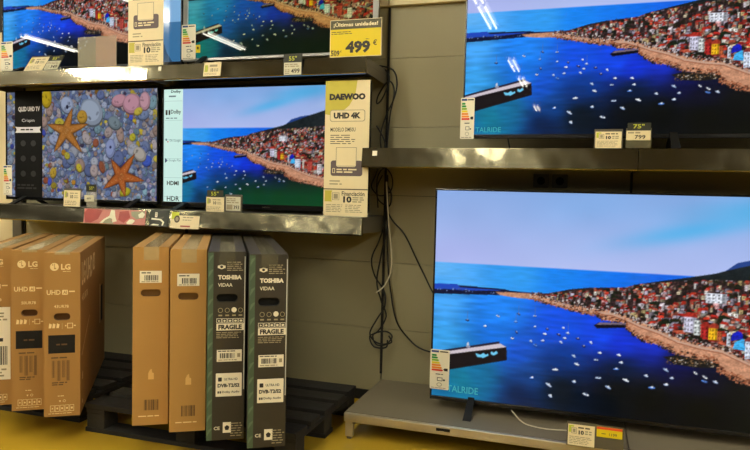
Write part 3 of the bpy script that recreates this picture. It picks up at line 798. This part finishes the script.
# ------------------------------------------------------------------ price cards and tags
def fin_print(m, w, h, y):
    m.rect(w * .03, h * .62, w * .22, h * .95, y, 'label_lime')
    m.rect(w * .12, h * .55, w * .34, h * .88, y - .0005, 'label_cream'); m.frame(w * .13, h * .57, w * .33, h * .85, w * .02, y - .001, 'label_grey')
    m.rect(w * .18, h * .63, w * .28, h * .79, y - .001, 'label_grey')
    m.lines(w * .38, h * .80, w * .95, h * .92, 1, y, 'label_brown', 3)
    m.text('10', w * .40, h * .54, w * .2, h * .2, y, 'label_ink', .05)
    m.lines(w * .64, h * .54, w * .94, h * .76, 2, y, 'label_grey', 4)
    m.lines(w * .06, h * .08, w * .94, h * .46, 5, y, 'label_grey', 5, .4)

def card(label, x0, x1, z0, z1, Y, tilt=0, draw=fin_print, base='label_cream', name='price_card', holder=True):
    w = x1 - x0; h = z1 - z0
    if holder:
        t = thing(name, label, 'price card', (x0, Y, z0)); t.rotation_euler = (-math.radians(tilt), 0, 0)
        b = MB(); b.box(-.005, w + .005, .0012, .003, -.002, h + .012, 'plastic_grey'); b.build('holder', t)
        m = MB(); m.box(0, w, 0, .001, 0, h, base); draw(m, w, h, -.0006); m.build('card', t)
        return t
    m = MB(); m.box(0, w, 0, .0014, 0, h, base); draw(m, w, h, -.0006)
    o = m.build(name, None, (x0, Y, z0), (-math.radians(tilt), 0, 0)); return tag(o, label, 'price card')
def text_card(m, w, h, y):
    m.rect(w * .05, h * .55, w * .2, h * .92, y, 'label_lime'); m.rect(w * .12, h * .6, w * .26, h * .85, y - .0005, 'label_grey')
    m.lines(w * .36, h * .76, w * .94, h * .90, 1, y, 'label_grey', 3, .4); m.text('10', w * .40, h * .50, w * .17, h * .22, y - .0005, 'label_ink', .03); m.lines(w * .62, h * .50, w * .92, h * .72, 2, y, 'label_grey', 5, .4)
    m.lines(w * .06, h * .08, w * .94, h * .38, 3, y, 'label_grey', 7, .4)
def size_tag(label, x0, x1, z0, z1, Y, head, price, split=.5, dark_first=True, hx=None):
    """a small dark header card with a size, above a pale price ticket, both in a dark holder"""
    w = x1 - x0; h = z1 - z0
    t = thing('price_tag', label, 'price tag', (x0, Y, z0))
    b = MB(); b.box(-.004, w + .004, .0012, .004, -.001, h + .002, 'tag_black'); b.build('holder', t)
    m = MB(); m.box(0, w, 0, .001, h * (1 - split) + .002, h, 'tag_black')
    if head: m.text(head, w * .28, h * (1 - split * .78), w * .46, h * split * .52, -.0006, 'tag_digit', .01)
    m.build('size_header', t)['label'] = 'dark header card'
    m = MB(); a = h * (1 - split); m.box(0, w, -.001, .001, h * .03, a, 'e_paper')
    m.lines(w * .06, a * .62, w * .94, a * .92, 2, -.0016, 'label_grey', 3)
    m.lines(w * .06, a * .1, w * .38, a * .5, 3, -.0016, 'label_grey', 4)
    if price: m.text(price, w * .42, a * .16, w * .5, a * .36, -.0016, 'label_ink', .02)
    m.build('ticket', t)
    return t
# top shelf
card('leaning white price card at the left end of the top shelf, nearest the energy label', -3.385, -3.240, 1.9465, 2.062, -0.395, 34, text_card)
size_tag('small price tag with a dark header beside the leaning white card on the top shelf', -3.228, -3.125, 1.9465, 2.060, -0.395, '55"', '349', .38).rotation_euler = (-math.radians(30), 0, 0)
t = thing('sign_holder', 'clear acrylic sign holder with a reddish tint in its right half', 'sign holder', (-2.960, -0.40, 1.9455))
m = MB(); m.box(0, .282, -.001, .001, 0, .186, 'acrylic'); m.box(0, .282, .001, .05, 0, .003, 'acrylic'); m.build('front_panel', t)
m = MB(); m.box(.13, .278, .002, .003, .004, .182, 'acrylic_pink'); m.build('insert', t)['label'] = 'reddish insert'
def slope_print(m, w, h, y):
    m.rect(w * .06, h * .3, w * .24, h * .8, y, 'label_lime'); m.frame(w * .10, h * .36, w * .26, h * .74, w * .02, y - .0005, 'label_grey')
    m.lines(w * .34, h * .6, w * .95, h * .88, 1, y, 'label_grey', 3); m.text('10', w * .42, h * .3, w * .14, h * .26, y, 'label_ink', .02); m.lines(w * .6, h * .3, w * .9, h * .55, 2, y, 'label_grey', 4)
    m.lines(w * .06, h * .06, w * .94, h * .24, 2, y, 'label_grey', 7, .4)
card('white price label slotted on the edge of the upper shelf, below the silver framed television', -2.075, -1.965, 1.868, 1.948, -0.4175, 9, slope_print, holder=False)
size_tag('55 inch price tag hanging on the upper shelf edge, left of the yellow sign', -1.572, -1.471, 1.856, 1.970, -0.4185, '55"', '499', .40)
def yellow(m, w, h, y):
    m.rect(w * .012, h * .015, w * .988, h * .985, y, 'sign_yellow'); m.rect(w * .012, h * .745, w * .988, h * .985, y - .0005, 'sign_dark')
    m.text('¡Últimas unidades!', w * .07, h * .79, w * .86, h * .15, y - .001, 'label_cream', .025)
    m.lines(w * .03, h * .60, w * .44, h * .70, 2, y - .0005, 'sign_dark', 5, .4)
    m.text('499', w * .31, h * .09, w * .48, h * .33, y - .0005, 'label_ink', .05)
    m.text('€', w * .84, h * .28, w * .075, h * .15, y - .0005, 'label_ink', .02)
    m.text('509', w * .025, h * .03, w * .17, h * .15, y - .0005, 'label_ink', .03); m.text('€', w * .205, h * .12, w * .03, h * .06, y - .0005, 'label_ink', .01)
    m.lines(w * .70, h * .44, w * .78, h * .47, 1, y - .0005, 'sign_dark', 3); m.lines(w * .03, h * .18, w * .13, h * .20, 1, y - .0005, 'sign_dark', 3)
m = MB(); w, h = .286, .193; m.box(0, w, 0, .002, 0, h, 'label_cream'); yellow(m, w, h, -.0006)
o = m.build('price_sign', None, (-1.315, -0.402, 1.9455)); o.rotation_euler = (0, 0, 0); tag(o, 'yellow price sign reading 499 euro on the end of the upper shelf', 'sign')
# lower left shelf
card('white price card on the shelf edge below the starfish screen', -3.058, -2.935, 1.106, 1.206, -0.412, 4, text_card)
t = thing('price_tag', 'small 55 inch price tag in front of the seashell screen', 'price tag', (-2.905, -0.405, 1.105))
m = MB(); m.box(.012, .088, .002, .004, 0, .14, 'acrylic'); m.build('holder', t)
m = MB(); m.box(.012, .088, 0, .001, .096, .140, 'tag_black'); m.text('55"', .036, .107, .032, .020, -.0006, 'tag_digit', .01); m.build('size_header', t)
m = MB(); m.box(.0, .07, -.001, .001, .035, .074, 'e_paper'); m.text('499', .018, .046, .03, .014, -.0016, 'label_ink', .01); m.build('ticket', t)
def black_print(m, w, h, y):
    m.rect(w * .27, h * .55, w * .40, h * .85, y, 'label_white'); m.lines(w * .3, h * .6, w * .39, h * .8, 2, y - .0005, 'label_grey', 2)
    m.poly([(w * .40, h * .5), (w * .78, h * .62), (w * .70, h * .48), (w * .45, h * .42)], y, 'plastic_grey')
    m.poly([(w * .1, h * .40), (w * .55, h * .38), (w * .70, h * .26), (w * .66, h * .06), (w * .74, h * .06), (w * .80, h * .28), (w * .62, h * .46), (w * .1, h * .50)], y - .0005, 'strip_white')
    m.poly([(w * .05, h * .06), (w * .5, h * .06), (w * .52, h * .13), (w * .2, h * .16)], y - .0005, 'strip_white')
card('dark printed card with a white curve on the lower left shelf edge', -2.428, -2.300, 1.008, 1.106, -0.4175, 8, black_print, 'tag_black', holder=False)
def badge(m, w, h, y):
    m.rect(w * .02, h * .55, w * .28, h * .97, y, 'label_lime'); m.disc(w * .22, h * .56, w * .1, h * .22, y - .0005, 'label_brown', 24); m.disc(w * .22, h * .56, w * .06, h * .13, y - .001, 'label_grey', 20)
    m.lines(w * .42, h * .62, w * .86, h * .72, 1, y, 'label_grey', 3); m.lines(w * .42, h * .47, w * .78, h * .56, 1, y, 'label_grey', 4)
    m.rect(w * .36, h * .10, w * .70, h * .19, y, 'strip_red')
card('cream price label with a dark round badge on the lower left shelf edge', -2.285, -2.095, 1.002, 1.100, -0.4175, 10, badge, holder=False)
def fifty(label):
    t = thing('price_tag', label, 'price tag', (-2.050, -0.408, 1.106))
    b = MB(); b.box(-.003, .117, .002, .004, -.001, .088, 'plastic_grey'); b.build('holder', t)
    m = MB(); m.box(.004, .108, 0, .0015, .084, .122, 'tag_black'); m.text('55"', .030, .092, .048, .022, -.0006, 'tag_digit', .01); m.build('size_header', t)['label'] = 'dark header card reading 55'
    m = MB(); m.box(0, .114, -.001, .001, 0, .083, 'label_cream'); text_card(m, .114, .083, -.0016); m.build('card', t)
fifty('55 inch price tag with cream card, in front of the television with the mint column')
t = thing('price_display', 'small electronic price display right of the 55 inch tag on the lower left shelf', 'price tag', (-1.931, -0.408, 1.106))
m = MB(); m.box(0, .108, 0, .010, 0, .100, 'plastic_grey', .003); m.build('housing', t)
m = MB(); m.rect(.008, .010, .100, .088, -.0006, 'e_paper'); m.lines(.012, .050, .092, .082, 3, -.0012, 'label_grey', 4); m.rect(.012, .016, .05, .044, -.0012, 'label_grey'); m.text('393', .056, .018, .036, .022, -.0012, 'label_ink', .02); m.build('display', t)
# right upper shelf
card('price card reading 10 on the right upper shelf, left of the 75 inch tag', 0.037, 0.152, 1.471, 1.548, -0.41, 4)
t = thing('price_tag', '75 inch price tag reading 799 on the right upper shelf', 'price tag', (0.172, -0.41, 1.471))
m = MB(); m.box(-.002, .108, .002, .004, 0, .092, 'sign_dark'); m.build('holder', t)
m = MB(); m.box(.004, .104, 0, .0015, .082, .116, 'tag_black'); m.text('75"', .028, .090, .048, .020, -.0006, 'tag_digit', .02); m.build('size_header', t)['label'] = 'dark header card reading 75'
m = MB(); m.box(0, .104, -.001, .001, .036, .080, 'label_cream'); m.text('799', .036, .042, .046, .018, -.0016, 'label_ink', .02); m.lines(.006, .064, .07, .076, 1, -.0016, 'label_grey', 3); m.build('ticket', t)
# base shelf
card('price card reading 10 standing on the low base shelf', -0.031, 0.082, 0.1355, 0.228, -0.655, 5)
t = thing('price_tag', 'yellow price tag with red top on the low base shelf', 'price tag', (0.090, -0.655, 0.1355)); t.rotation_euler = (-math.radians(5), 0, 0)
m = MB(); m.box(-.004, .112, .002, .004, 0, .102, 'plastic_grey'); m.build('holder', t)
m = MB(); m.box(0, .106, 0, .0015, .052, .096, 'sign_yellow'); m.rect(0, .085, .106, .096, -.0006, 'sign_red'); m.text('1199', .052, .060, .032, .012, -.0006, 'sign_dark', .01); m.lines(.02, .064, .038, .07, 1, -.0006, 'sign_dark', 2); m.build('ticket', t)

# ------------------------------------------------------------------ pallets
def pallet(x0, y0, label, L=1.165, D=0.80):
    t = thing('pallet', label, 'pallet', (x0, y0, 0)); r = random.Random(int(abs(x0 * 100)))
    ws = [0.13, 0.115, 0.13, 0.115, 0.13]; gap = (D - sum(ws)) / 4; y = 0
    for i, w in enumerate(ws):
        b = MB(); j = r.uniform(0, .012); b.box(-j * .3, L - j, y, y + w, .118, .144, 'pallet_worn' if i % 2 else 'pallet_black', .003); b.build('deck_board', t); y += w + gap
    for k in (0, .5, 1):
        x = k * (L - .12)
        b = MB(); b.box(x + .006, x + .114, 0.002, D - .002, .097, .118, 'pallet_black', .002); b.build('stringer', t)
        for q in (0, .5, 1):
            yy = q * (D - .11) + .003
            b = MB(); b.box(x + .008, x + .112, yy, yy + .104, .022, .097, 'pallet_worn', .003); b.build('block', t)
    for q in (0, .5, 1):
        yy = q * (D - .11)
        b = MB(); b.box(0, L - .002, yy, yy + .11, 0, .022, 'pallet_black', .002); b.build('bottom_board', t)
    return t
pallet(-2.355, -1.01, 'black pallet under the black cartons, its right end bare')
pallet(-3.625, -0.93, 'black pallet at the left edge, under the printed kraft cartons')

# ------------------------------------------------------------------ cartons
def carton_body(W, L, H, m, hole, flap, inside='kraft_inside', edge=None):
    b = MB(); hx0, hx1, hz0, hz1 = hole
    b.add([(0, 0, 0), (W, 0, 0), (W, L, 0), (0, L, 0), (0, 0, H), (W, 0, H), (W, L, H), (0, L, H)],
          [(0, 3, 2, 1), (4, 5, 6, 7), (1, 2, 6, 5), (2, 3, 7, 6), (3, 0, 4, 7)], m)
    b.rect(0, 0, W, hz0, 0, m); b.rect(0, hz1, W, H, 0, m)
    r = (hz1 - hz0) / 2; cz = (hz0 + hz1) / 2; N = 8; cx = (hx0 + hx1) / 2
    right = [(hx1 - r + r * math.cos(math.radians(-90 + 180 * k / N)), cz + r * math.sin(math.radians(-90 + 180 * k / N))) for k in range(N + 1)]
    left = [(hx0 + r + r * math.cos(math.radians(90 + 180 * k / N)), cz + r * math.sin(math.radians(90 + 180 * k / N))) for k in range(N + 1)]
    b.poly([(cx, hz0), (W, hz0), (W, hz1), (cx, hz1)] + right[::-1], 0, m)
    b.poly([(cx, hz1), (0, hz1), (0, hz0), (cx, hz0)] + left[::-1], 0, m)
    o = right + left; n = len(o); d = 0.022
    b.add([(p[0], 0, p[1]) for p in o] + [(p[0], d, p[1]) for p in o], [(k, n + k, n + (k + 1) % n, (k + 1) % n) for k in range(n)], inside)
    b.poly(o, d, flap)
    # the closing flaps on top, meeting along the middle
    b.box(0.001, W / 2 - .0015, 0.0, L, H, H + .004, m); b.box(W / 2 + .0015, W - .001, 0.0, L, H, H + .004, m)
    return b
def carton(label, loc, ang, W, L, H, m, hole, flap, inside='kraft_inside', tape='tape', group=None):
    t = thing('television_carton', label, 'carton', loc, ang, group)
    carton_body(W, L, H, m, hole, flap, inside).build('carton_body', t)
    p = MB(); p.box(W * .30, W * .72, -.0012, L, H + .004, H + .0048, tape); p.rect(W * .30, H - .055 if tape != 'tape' else H - .006, W * .72, H + .0045, -.0014, tape)
    p.build('packing_tape', t)
    return t
HK = 0.774
def put(t, name, draw, label=None, tf=None):
    m = MB(); m.tf = tf; draw(m); o = m.build(name, t)
    if label: o['label'] = label
    return o
def printed_kraft(label, loc, ang, model, side, sheet):
    W, L, H = 0.156, 1.09, HK
    t = carton(label, loc, ang, W, L, H, 'kraft', (W * .27, W * .73, H * .592, H * .635), 'kraft_inside')
    y = -.0008; K = 'kraft_print'
    T = lambda f: H * (1 - f)
    def d(m):
        m.disc(W * .29, T(.082), W * .12, W * .12, y, K, 24)
        m.poly([(W * .285, T(.095)), (W * .285, T(.062)), (W * .30, T(.062)), (W * .30, T(.088)), (W * .335, T(.088)), (W * .335, T(.095))], y - .0005, 'kraft')
        m.disc(W * .245, T(.07), W * .018, W * .018, y - .0005, 'kraft', 10)
        m.text('LG', W * .47, T(.100), W * .26, H * .036, y, K, .04)
        m.lines(W * .52, T(.113), W * .74, T(.107), 1, y, K, 2)
    put(t, 'maker_mark', d)
    def d(m):
        m.text('UHD', W * .08, T(.252), W * .38, H * .030, y, K, .02)
        m.rrect(W * .50, T(.252), W * .66, T(.222), W * .02, y, K); m.text('AI', W * .53, T(.247), W * .10, H * .020, y - .0005, 'kraft', .03)
        m.lines(W * .69, T(.240), W * .92, T(.225), 1, y, K, 3)
    put(t, 'range_name', d)
    put(t, 'model_number', lambda m: m.text(model, W * .28, T(.332), W * .40, H * .018, y, K, .01))
    def d(m):
        for k, a in enumerate((.13, .23, .34)): m.poly([(W * a, T(.455)), (W * (a + .07), T(.455)), (W * (a + .09), T(.432)), (W * (a + .02), T(.425))], y, K)
        m.rect(W * .50, T(.462), W * .505, T(.425), y, K)
        m.frame(W * .64, T(.458), W * .80, T(.425), W * .02, y, K); m.rect(W * .58, T(.445), W * .62, T(.438), y, K); m.rect(W * .82, T(.445), W * .88, T(.438), y, K)
    put(t, 'handling_symbols', d)
    put(t, 'specification_panel', lambda m: (m.rect(W * .12, T(.610), W * .86, T(.498), y, 'ink_panel'), m.lines(W * .34, T(.565), W * .7, T(.548), 1, y - .0005, 'kraft_ink', 4)), 'dark printed panel')
    def d(m):
        m.lines(W * .20, T(.645), W * .7, T(.630), 1, y, 'kraft_ink', 5)
        for k, a in enumerate((.22, .36, .5, .62)): m.barcode(W * a, T(.76 + .02 * (k % 2)), W * (a + .09), T(.655), y, 'kraft_ink', k + 3, 6)
        m.lines(W * .22, T(.81), W * .66, T(.785), 2, y, 'kraft_ink', 6)
    put(t, 'barcode_block', d)
    def d(m):
        m.lines(W * .38, T(.878), W * .62, T(.870), 1, y, K, 7)
        m.disc(W * .44, T(.905), W * .035, W * .035, y, K, 3, .5); m.ring(W * .56, T(.905), W * .04, W * .04, W * .012, y, K, 14)
        for k in range(5):
            m.frame(W * (.17 + k * .135), T(.970), W * (.29 + k * .135), T(.930), W * .012, y, K)
            m.disc(W * (.23 + k * .135), T(.950), W * .03, W * .035, y, K, 3 + k)
        m.lines(W * .12, T(.985), W * .88, T(.976), 1, y, K, 9, .35)
    put(t, 'symbol_row', d)
    if side:
        tf = Matrix.Translation((W, 0, 0)) @ SIDE
        def d(m):
            m.text('LG UHD', .05, H * .79, .40, H * .15, y, K, .03); m.rrect(.48, H * .82, .56, H * .94, .01, y, K); m.text('AI', .49, H * .84, .06, H * .08, y - .0005, 'kraft', .02)
            m.text(model, .06, H * .69, .20, H * .045, y, K, .01)
        put(t, 'side_lettering', d, None, tf)
        put(t, 'side_line', lambda m: m.add([(.05, y, H * .36), (.055, y, H * .352), (.34, y, H * .535), (.34, y, H * .545)], [(0, 1, 2, 3)], K), None, tf)
        put(t, 'side_handle', lambda m: (m.rect(.86, H * .36, .96, H * .64, y, 'box_hole'), m.rect(.80, H * .36, .84, H * .66, y, K)), 'dark handle cut-out in the long side', tf)
        put(t, 'side_mark', lambda m: (m.disc(.08, H * .22, .012, .022, y, K, 8), m.rect(.07, H * .045, .085, H * .07, y, K)), None, tf)
    if sheet:
        m = MB(); m.rect(W * .03, T(.835), W * .93, T(.37), -.0022, 'label_white'); m.lines(W * .4, T(.46), W * .85, T(.40), 3, -.0028, 'label_grey', 4)
        m.lines(W * .1, T(.60), W * .85, T(.56), 1, -.0028, 'label_ink', 4); m.lines(W * .1, T(.82), W * .85, T(.76), 3, -.0028, 'label_grey', 6)
        o = m.build('delivery_note', t); o['label'] = 'white paper delivery note'
        put(o, 'barcode', lambda m: m.barcode(W * .5, T(.74), W * .85, T(.62), -.0028, 'label_ink', 4, 12))
    return t
a0 = math.radians(34.8)
Z0 = 0.1445
printed_kraft('right hand printed kraft carton of the three, its long side in view', (-2.379, -1.249, Z0), a0, '43UR78', True, False)
printed_kraft('middle one of the three printed kraft cartons', (-2.584, -1.239, Z0), a0, '50UR78', False, False)
printed_kraft('printed kraft carton at the left edge with a white delivery note', (-2.789, -1.247, Z0), a0, '50UR78', False, True)

def plain_kraft(label, loc, ang, seed):
    W, L, H = 0.156, 1.02, 0.818
    T = lambda f: H * (1 - f)
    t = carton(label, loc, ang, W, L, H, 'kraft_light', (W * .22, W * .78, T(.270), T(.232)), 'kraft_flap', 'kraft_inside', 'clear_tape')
    m = MB(); y = -.0016
    m.rect(W * .19, T(.195), W * .80, T(.128), y, 'label_white'); m.lines(W * .24, T(.145), W * .6, T(.134), 1, y - .0005, 'label_ink', seed)
    m.lines(W * .24, T(.193), W * .75, T(.185), 1, y - .0005, 'label_grey', seed + 2)
    o = m.build('shipping_label', t); o['label'] = 'white barcode label'
    put(o, 'barcode', lambda m: m.barcode(W * .32, T(.182), W * .72, T(.152), y - .0005, 'label_ink', seed + 1, 16))
    y1 = -.0008
    put(t, 'recycling_mark', lambda m: m.poly([(W * .44, T(.740)), (W * .60, T(.740)), (W * .60, T(.705)), (W * .55, T(.700)), (W * .54, T(.680)), (W * .49, T(.685)), (W * .44, T(.705))], y1, 'kraft_faint'))
    put(t, 'printed_barcode', lambda m: m.barcode(W * .33, T(.915), W * .73, T(.855), y1, 'kraft_ink', seed + 5, 14), 'dark printed barcode')
    put(t, 'print_line', lambda m: m.lines(W * .17, T(.955), W * .84, T(.940), 1, y1, 'kraft_print', seed + 3, .4))
    return t
plain_kraft('left one of the two plain brown cartons with barcode labels', (-1.931, -1.190, Z0), math.radians(30.8), 3)
plain_kraft('right one of the two plain brown cartons, next to the black cartons', (-1.729, -1.196, Z0), math.radians(30.8), 8)

def black_carton(label, loc, ang, seed):
    W, L, H = 0.160, 1.18, 0.820
    T = lambda f: H * (1 - f)
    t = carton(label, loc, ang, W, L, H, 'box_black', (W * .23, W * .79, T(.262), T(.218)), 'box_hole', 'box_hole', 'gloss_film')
    y = -.0007; Wt = 'label_white'; y2 = y - .0005
    def d(m):
        m.rect(0, 0, W * .15, H, y, 'box_green')
        for k in range(13):
            z = H * (k + .3) / 13; m.poly([(W * .02, z), (W * .14, z + .03), (W * .14, z + .036), (W * .05, z + .028), (W * .02, z + .010)], y2, 'box_green_light')
    put(t, 'green_strip', d, 'green patterned strip')
    put(t, 'edge_strip', lambda m: m.rect(W * .965, H * .27, W * .99, H * .98, y2, 'box_edge'), 'pale line along the right edge')
    put(t, 'quality_mark', lambda m: (m.disc(W * .36, T(.075), W * .08, H * .013, y, Wt, 8), m.rect(W * .26, T(.082), W * .46, T(.068), y, Wt), m.disc(W * .36, T(.075), W * .04, H * .007, y2, 'box_black', 8)))
    put(t, 'small_print', lambda m: m.lines(W * .50, T(.098), W * .94, T(.045), 5, y, 'label_grey', seed, .45))
    put(t, 'maker_mark', lambda m: (m.text('TOSHIBA', W * .27, T(.142), W * .62, H * .024, y, Wt, .05), m.text('VIDAA', W * .27, T(.180), W * .38, H * .019, y, Wt, .01)), 'white maker lettering')
    def d(m):
        for k, a in enumerate((.34, .52, .70, .87)):
            if k != 2: m.ring(W * a, T(.305), W * .065, H * .013, W * .014, y, 'label_grey', 14)
            else: m.disc(W * a, T(.303), W * .07, H * .014, y, Wt, 12)
            m.rect(W * (a - .05), T(.336), W * (a + .05), T(.328), y, 'label_grey')
    put(t, 'round_symbols', d)
    def d(m):
        for k in range(5):
            m.frame(W * (.24 + k * .145), T(.372), W * (.375 + k * .145), T(.348), W * .012, y, Wt); m.disc(W * (.307 + k * .145), T(.361), W * .04, H * .006, y, Wt, 3 + k)
    put(t, 'handling_symbols', d)
    put(t, 'fragile_label', lambda m: (m.rect(W * .24, T(.412), W * .965, T(.375), y, Wt), m.text('FRAGILE', W * .29, T(.407), W * .62, H * .026, y2, 'label_ink', .05)), 'white fragile label')
    put(t, 'safety_text', lambda m: m.lines(W * .24, T(.455), W * .95, T(.418), 4, y, 'label_grey', seed + 2, .45))
    put(t, 'address_text', lambda m: m.lines(W * .64, T(.985), W * .98, T(.905), 6, y, 'label_grey', seed + 5, .35))
    put(t, 'approval_mark', lambda m: m.text('CE', W * .20, T(.945), W * .16, H * .018, y, Wt, .02))
    put(t, 'recycling_mark', lambda m: (m.rect(W * .44, T(.962), W * .66, T(.905), y, Wt), m.disc(W * .55, T(.935), W * .07, H * .015, y2, 'label_ink', 5, .3)), 'white square mark')
    m = MB(); m.rect(W * .26, T(.578), W * .92, T(.515), -.0020, Wt); m.lines(W * .29, T(.527), W * .8, T(.518), 1, -.0026, 'label_ink', seed + 7)
    m.lines(W * .3, T(.574), W * .85, T(.565), 1, -.0026, 'label_grey', seed + 9); m.rect(W * .80, T(.555), W * .88, T(.535), -.0026, 'label_grey')
    o = m.build('shipping_label', t); o['label'] = 'white barcode label'
    put(o, 'barcode', lambda m: m.barcode(W * .34, T(.560), W * .74, T(.533), -.0026, 'label_ink', seed + 8, 16))
    q = -.0026
    o = put(t, 'feature_panel', lambda m: m.rrect(W * .24, T(.765), W * .93, T(.640), W * .02, -.0020, Wt), 'white panel of format logos')
    put(o, 'resolution_logo', lambda m: (m.rrect(W * .30, T(.684), W * .40, T(.662), W * .015, q, 'label_ink'), m.text('ULTRA HD', W * .46, T(.679), W * .36, H * .013, q, 'label_ink', .02)))
    put(o, 'tuner_logo', lambda m: m.text('DVB-T2/S2', W * .29, T(.716), W * .58, H * .020, q, 'label_ink', .05))
    put(o, 'sound_logo', lambda m: (m.rect(W * .29, T(.748), W * .33, T(.736), q, 'label_ink'), m.rect(W * .345, T(.748), W * .385, T(.736), q, 'label_ink'), m.text('Dolby Audio', W * .41, T(.750), W * .46, H * .015, q, 'label_ink', .02)))
    return t
black_carton('black and green carton marked fragile, touching the plain brown carton', (-1.523, -1.222, Z0), math.radians(30.8), 3)
black_carton('black and green carton marked fragile, nearest the bare end of the pallet', (-1.318, -1.231, Z0), math.radians(30.8), 4)

# ------------------------------------------------------------------ cables
def cable(label, pts, r=0.0045, m='cable_black', y=-0.035, wob=0.012, seed=1):
    q = random.Random(seed)
    b = MB(); b.tube([(x, y + q.uniform(-wob, wob), z) for x, z in pts], r, m)
    return tag(b.build('cable'), label, 'cable')
cable('black cable hanging from the upper left shelf end beside the wall joint', [(-1.152, 1.966), (-1.074, 1.941), (-1.048, 1.861), (-1.063, 1.77), (-1.105, 1.685), (-1.136, 1.571), (-1.128, 1.45)], seed=1)
cable('black cable with a small loop below the yellow sign', [(-1.18, 1.975), (-1.103, 1.93), (-1.084, 1.862), (-1.123, 1.771), (-1.159, 1.749), (-1.148, 1.8), (-1.09, 1.873), (-1.052, 1.815), (-1.078, 1.668), (-1.092, 1.45)], seed=2, y=-0.06)
cable('long black cable with a coiled end hanging low against the wall', [(-1.112, 1.34), (-1.147, 1.264), (-1.133, 1.194), (-1.071, 1.161), (-1.061, 1.231), (-1.09, 1.28), (-1.082, 1.109), (-1.127, 0.961), (-1.167, 0.854), (-1.146, 0.755), (-1.095, 0.67), (-1.08, 0.583), (-1.127, 0.502), (-1.168, 0.416), (-1.136, 0.365), (-1.068, 0.36), (-1.033, 0.404), (-1.076, 0.43), (-1.149, 0.406), (-1.123, 0.345), (-1.038, 0.369), (-1.05, 0.41)], seed=3, y=-0.05)
cable('black cable running straight down the wall joint behind the coil', [(-1.074, 1.34), (-1.065, 1.167), (-1.073, 1.022), (-1.1, 0.875), (-1.121, 0.727), (-1.093, 0.611), (-1.066, 0.525), (-1.113, 0.433), (-1.161, 0.40), (-1.13, 0.345), (-1.06, 0.345), (-1.05, 0.39)], seed=4, y=-0.08)
cable('upper black cable running to the left edge of the largest television', [(-1.095, 1.30), (-1.095, 1.166), (-1.057, 1.081), (-0.983, 1.003), (-0.908, 0.868), (-0.858, 0.773), (-0.78, 0.655), (-0.68, 0.60)], seed=5)
cable('lower black cable curving to the bottom left of the largest television', [(-1.10, 1.25), (-1.088, 1.109), (-1.075, 0.847), (-1.052, 0.673), (-1.011, 0.5), (-0.942, 0.401), (-0.869, 0.35), (-0.78, 0.33), (-0.68, 0.34)], seed=6)
cable('short white cable with a free end hanging at the wall joint', [(-1.075, 1.30), (-1.066, 1.196), (-1.056, 1.052), (-1.034, 0.908), (-1.037, 0.791), (-1.071, 0.707), (-1.119, 0.663)], 0.004, 'cable_white', y=-0.095, seed=7)
cable('black cables bunched at the end of the lower left shelf', [(-1.15, 1.62), (-1.10, 1.52), (-1.12, 1.42), (-1.15, 1.34), (-1.17, 1.27), (-1.12, 1.22), (-1.06, 1.25), (-1.05, 1.33), (-1.10, 1.38), (-1.14, 1.31), (-1.13, 1.15)], seed=8, y=-0.07)
cable('black cable dropping from the 75 inch television to its shelf', [(-0.392, 1.60), (-0.392, 1.543), (-0.384, 1.50), (-0.376, 1.4755)], 0.004, y=-0.2, wob=.002)
b = MB(); b.tube([(-0.305, -0.415, 0.180), (-0.290, -0.425, 0.168), (-0.262, -0.45, 0.150), (-0.225, -0.475, 0.1395), (-0.155, -0.498, 0.1385), (-0.085, -0.495, 0.1385), (0.02, -0.47, 0.1385), (0.10, -0.45, 0.1385)], 0.003, 'cable_white')
tag(b.build('cable'), 'thin pale cable drooping below the largest television onto the base shelf', 'cable')

# double power outlet on the wall behind the largest television
t = thing('power_outlet', 'dark double power outlet on the wall between the right upper shelf and the largest television', 'power outlet', (-0.27, 0, 1.285))
for k in (0, 1):
    m = MB(); x = k * .098; m.box(x, x + .082, -.012, 0.0, 0, .075, 'plastic_grey', .004); m.disc(x + .041, .037, .022, .022, -.0126, 'black_matte', 18); m.ring(x + .041, .037, .026, .026, .004, -.0130, 'shelf_metal', 18); m.build('socket', t)

# members of a row share a group
GROUPS = {'television': 'televisions on display', 'shelf': 'shelves of the display wall', 'price card': 'price cards along the shelf edges', 'price tag': 'price tags along the shelf edges',
          'pallet': 'black pallets on the floor', 'cable': 'cables hanging at the wall', 'banner': 'tall cream banners', 'carton': 'television cartons standing on the pallets'}
for o in COL.objects:
    if o.parent is None and o.get('category') in GROUPS: o['group'] = GROUPS[o['category']]

# ------------------------------------------------------------------ world, camera, colour
w = bpy.data.worlds.new('World'); S.world = w; w.use_nodes = True
bg = w.node_tree.nodes['Background']; bg.inputs['Color'].default_value = (1.0, 0.86, 0.6, 1); bg.inputs['Strength'].default_value = 0.05

cam = bpy.data.cameras.new('camera'); co = bpy.data.objects.new('camera', cam); COL.objects.link(co)
cam.sensor_width = 36; cam.sensor_fit = 'HORIZONTAL'; cam.lens = 650 / 750 * 36; cam.clip_start = 0.05
def vp(hv=(-1650, 143), dv=(580, 197), f=650.0):
    X = -Vector((hv[0] - 375, hv[1] - 225, f)); X.normalize()
    Y = Vector((dv[0] - 375, dv[1] - 225, f)); Y -= X * X.dot(Y); Y.normalize()
    Z = X.cross(Y)
    return X, Y, Z
X, Y, Z = vp()
M = Matrix(((X[0], -X[1], -X[2], 0), (Y[0], -Y[1], -Y[2], -3.64), (Z[0], -Z[1], -Z[2], 1.24), (0, 0, 0, 1)))
co.matrix_world = M
S.camera = co
S.view_settings.view_transform = 'Standard'; S.view_settings.look = 'None'
S.view_settings.exposure = 0.0; S.view_settings.gamma = 1.0; S.view_settings.use_curve_mapping = False
S.cycles.use_denoising = True
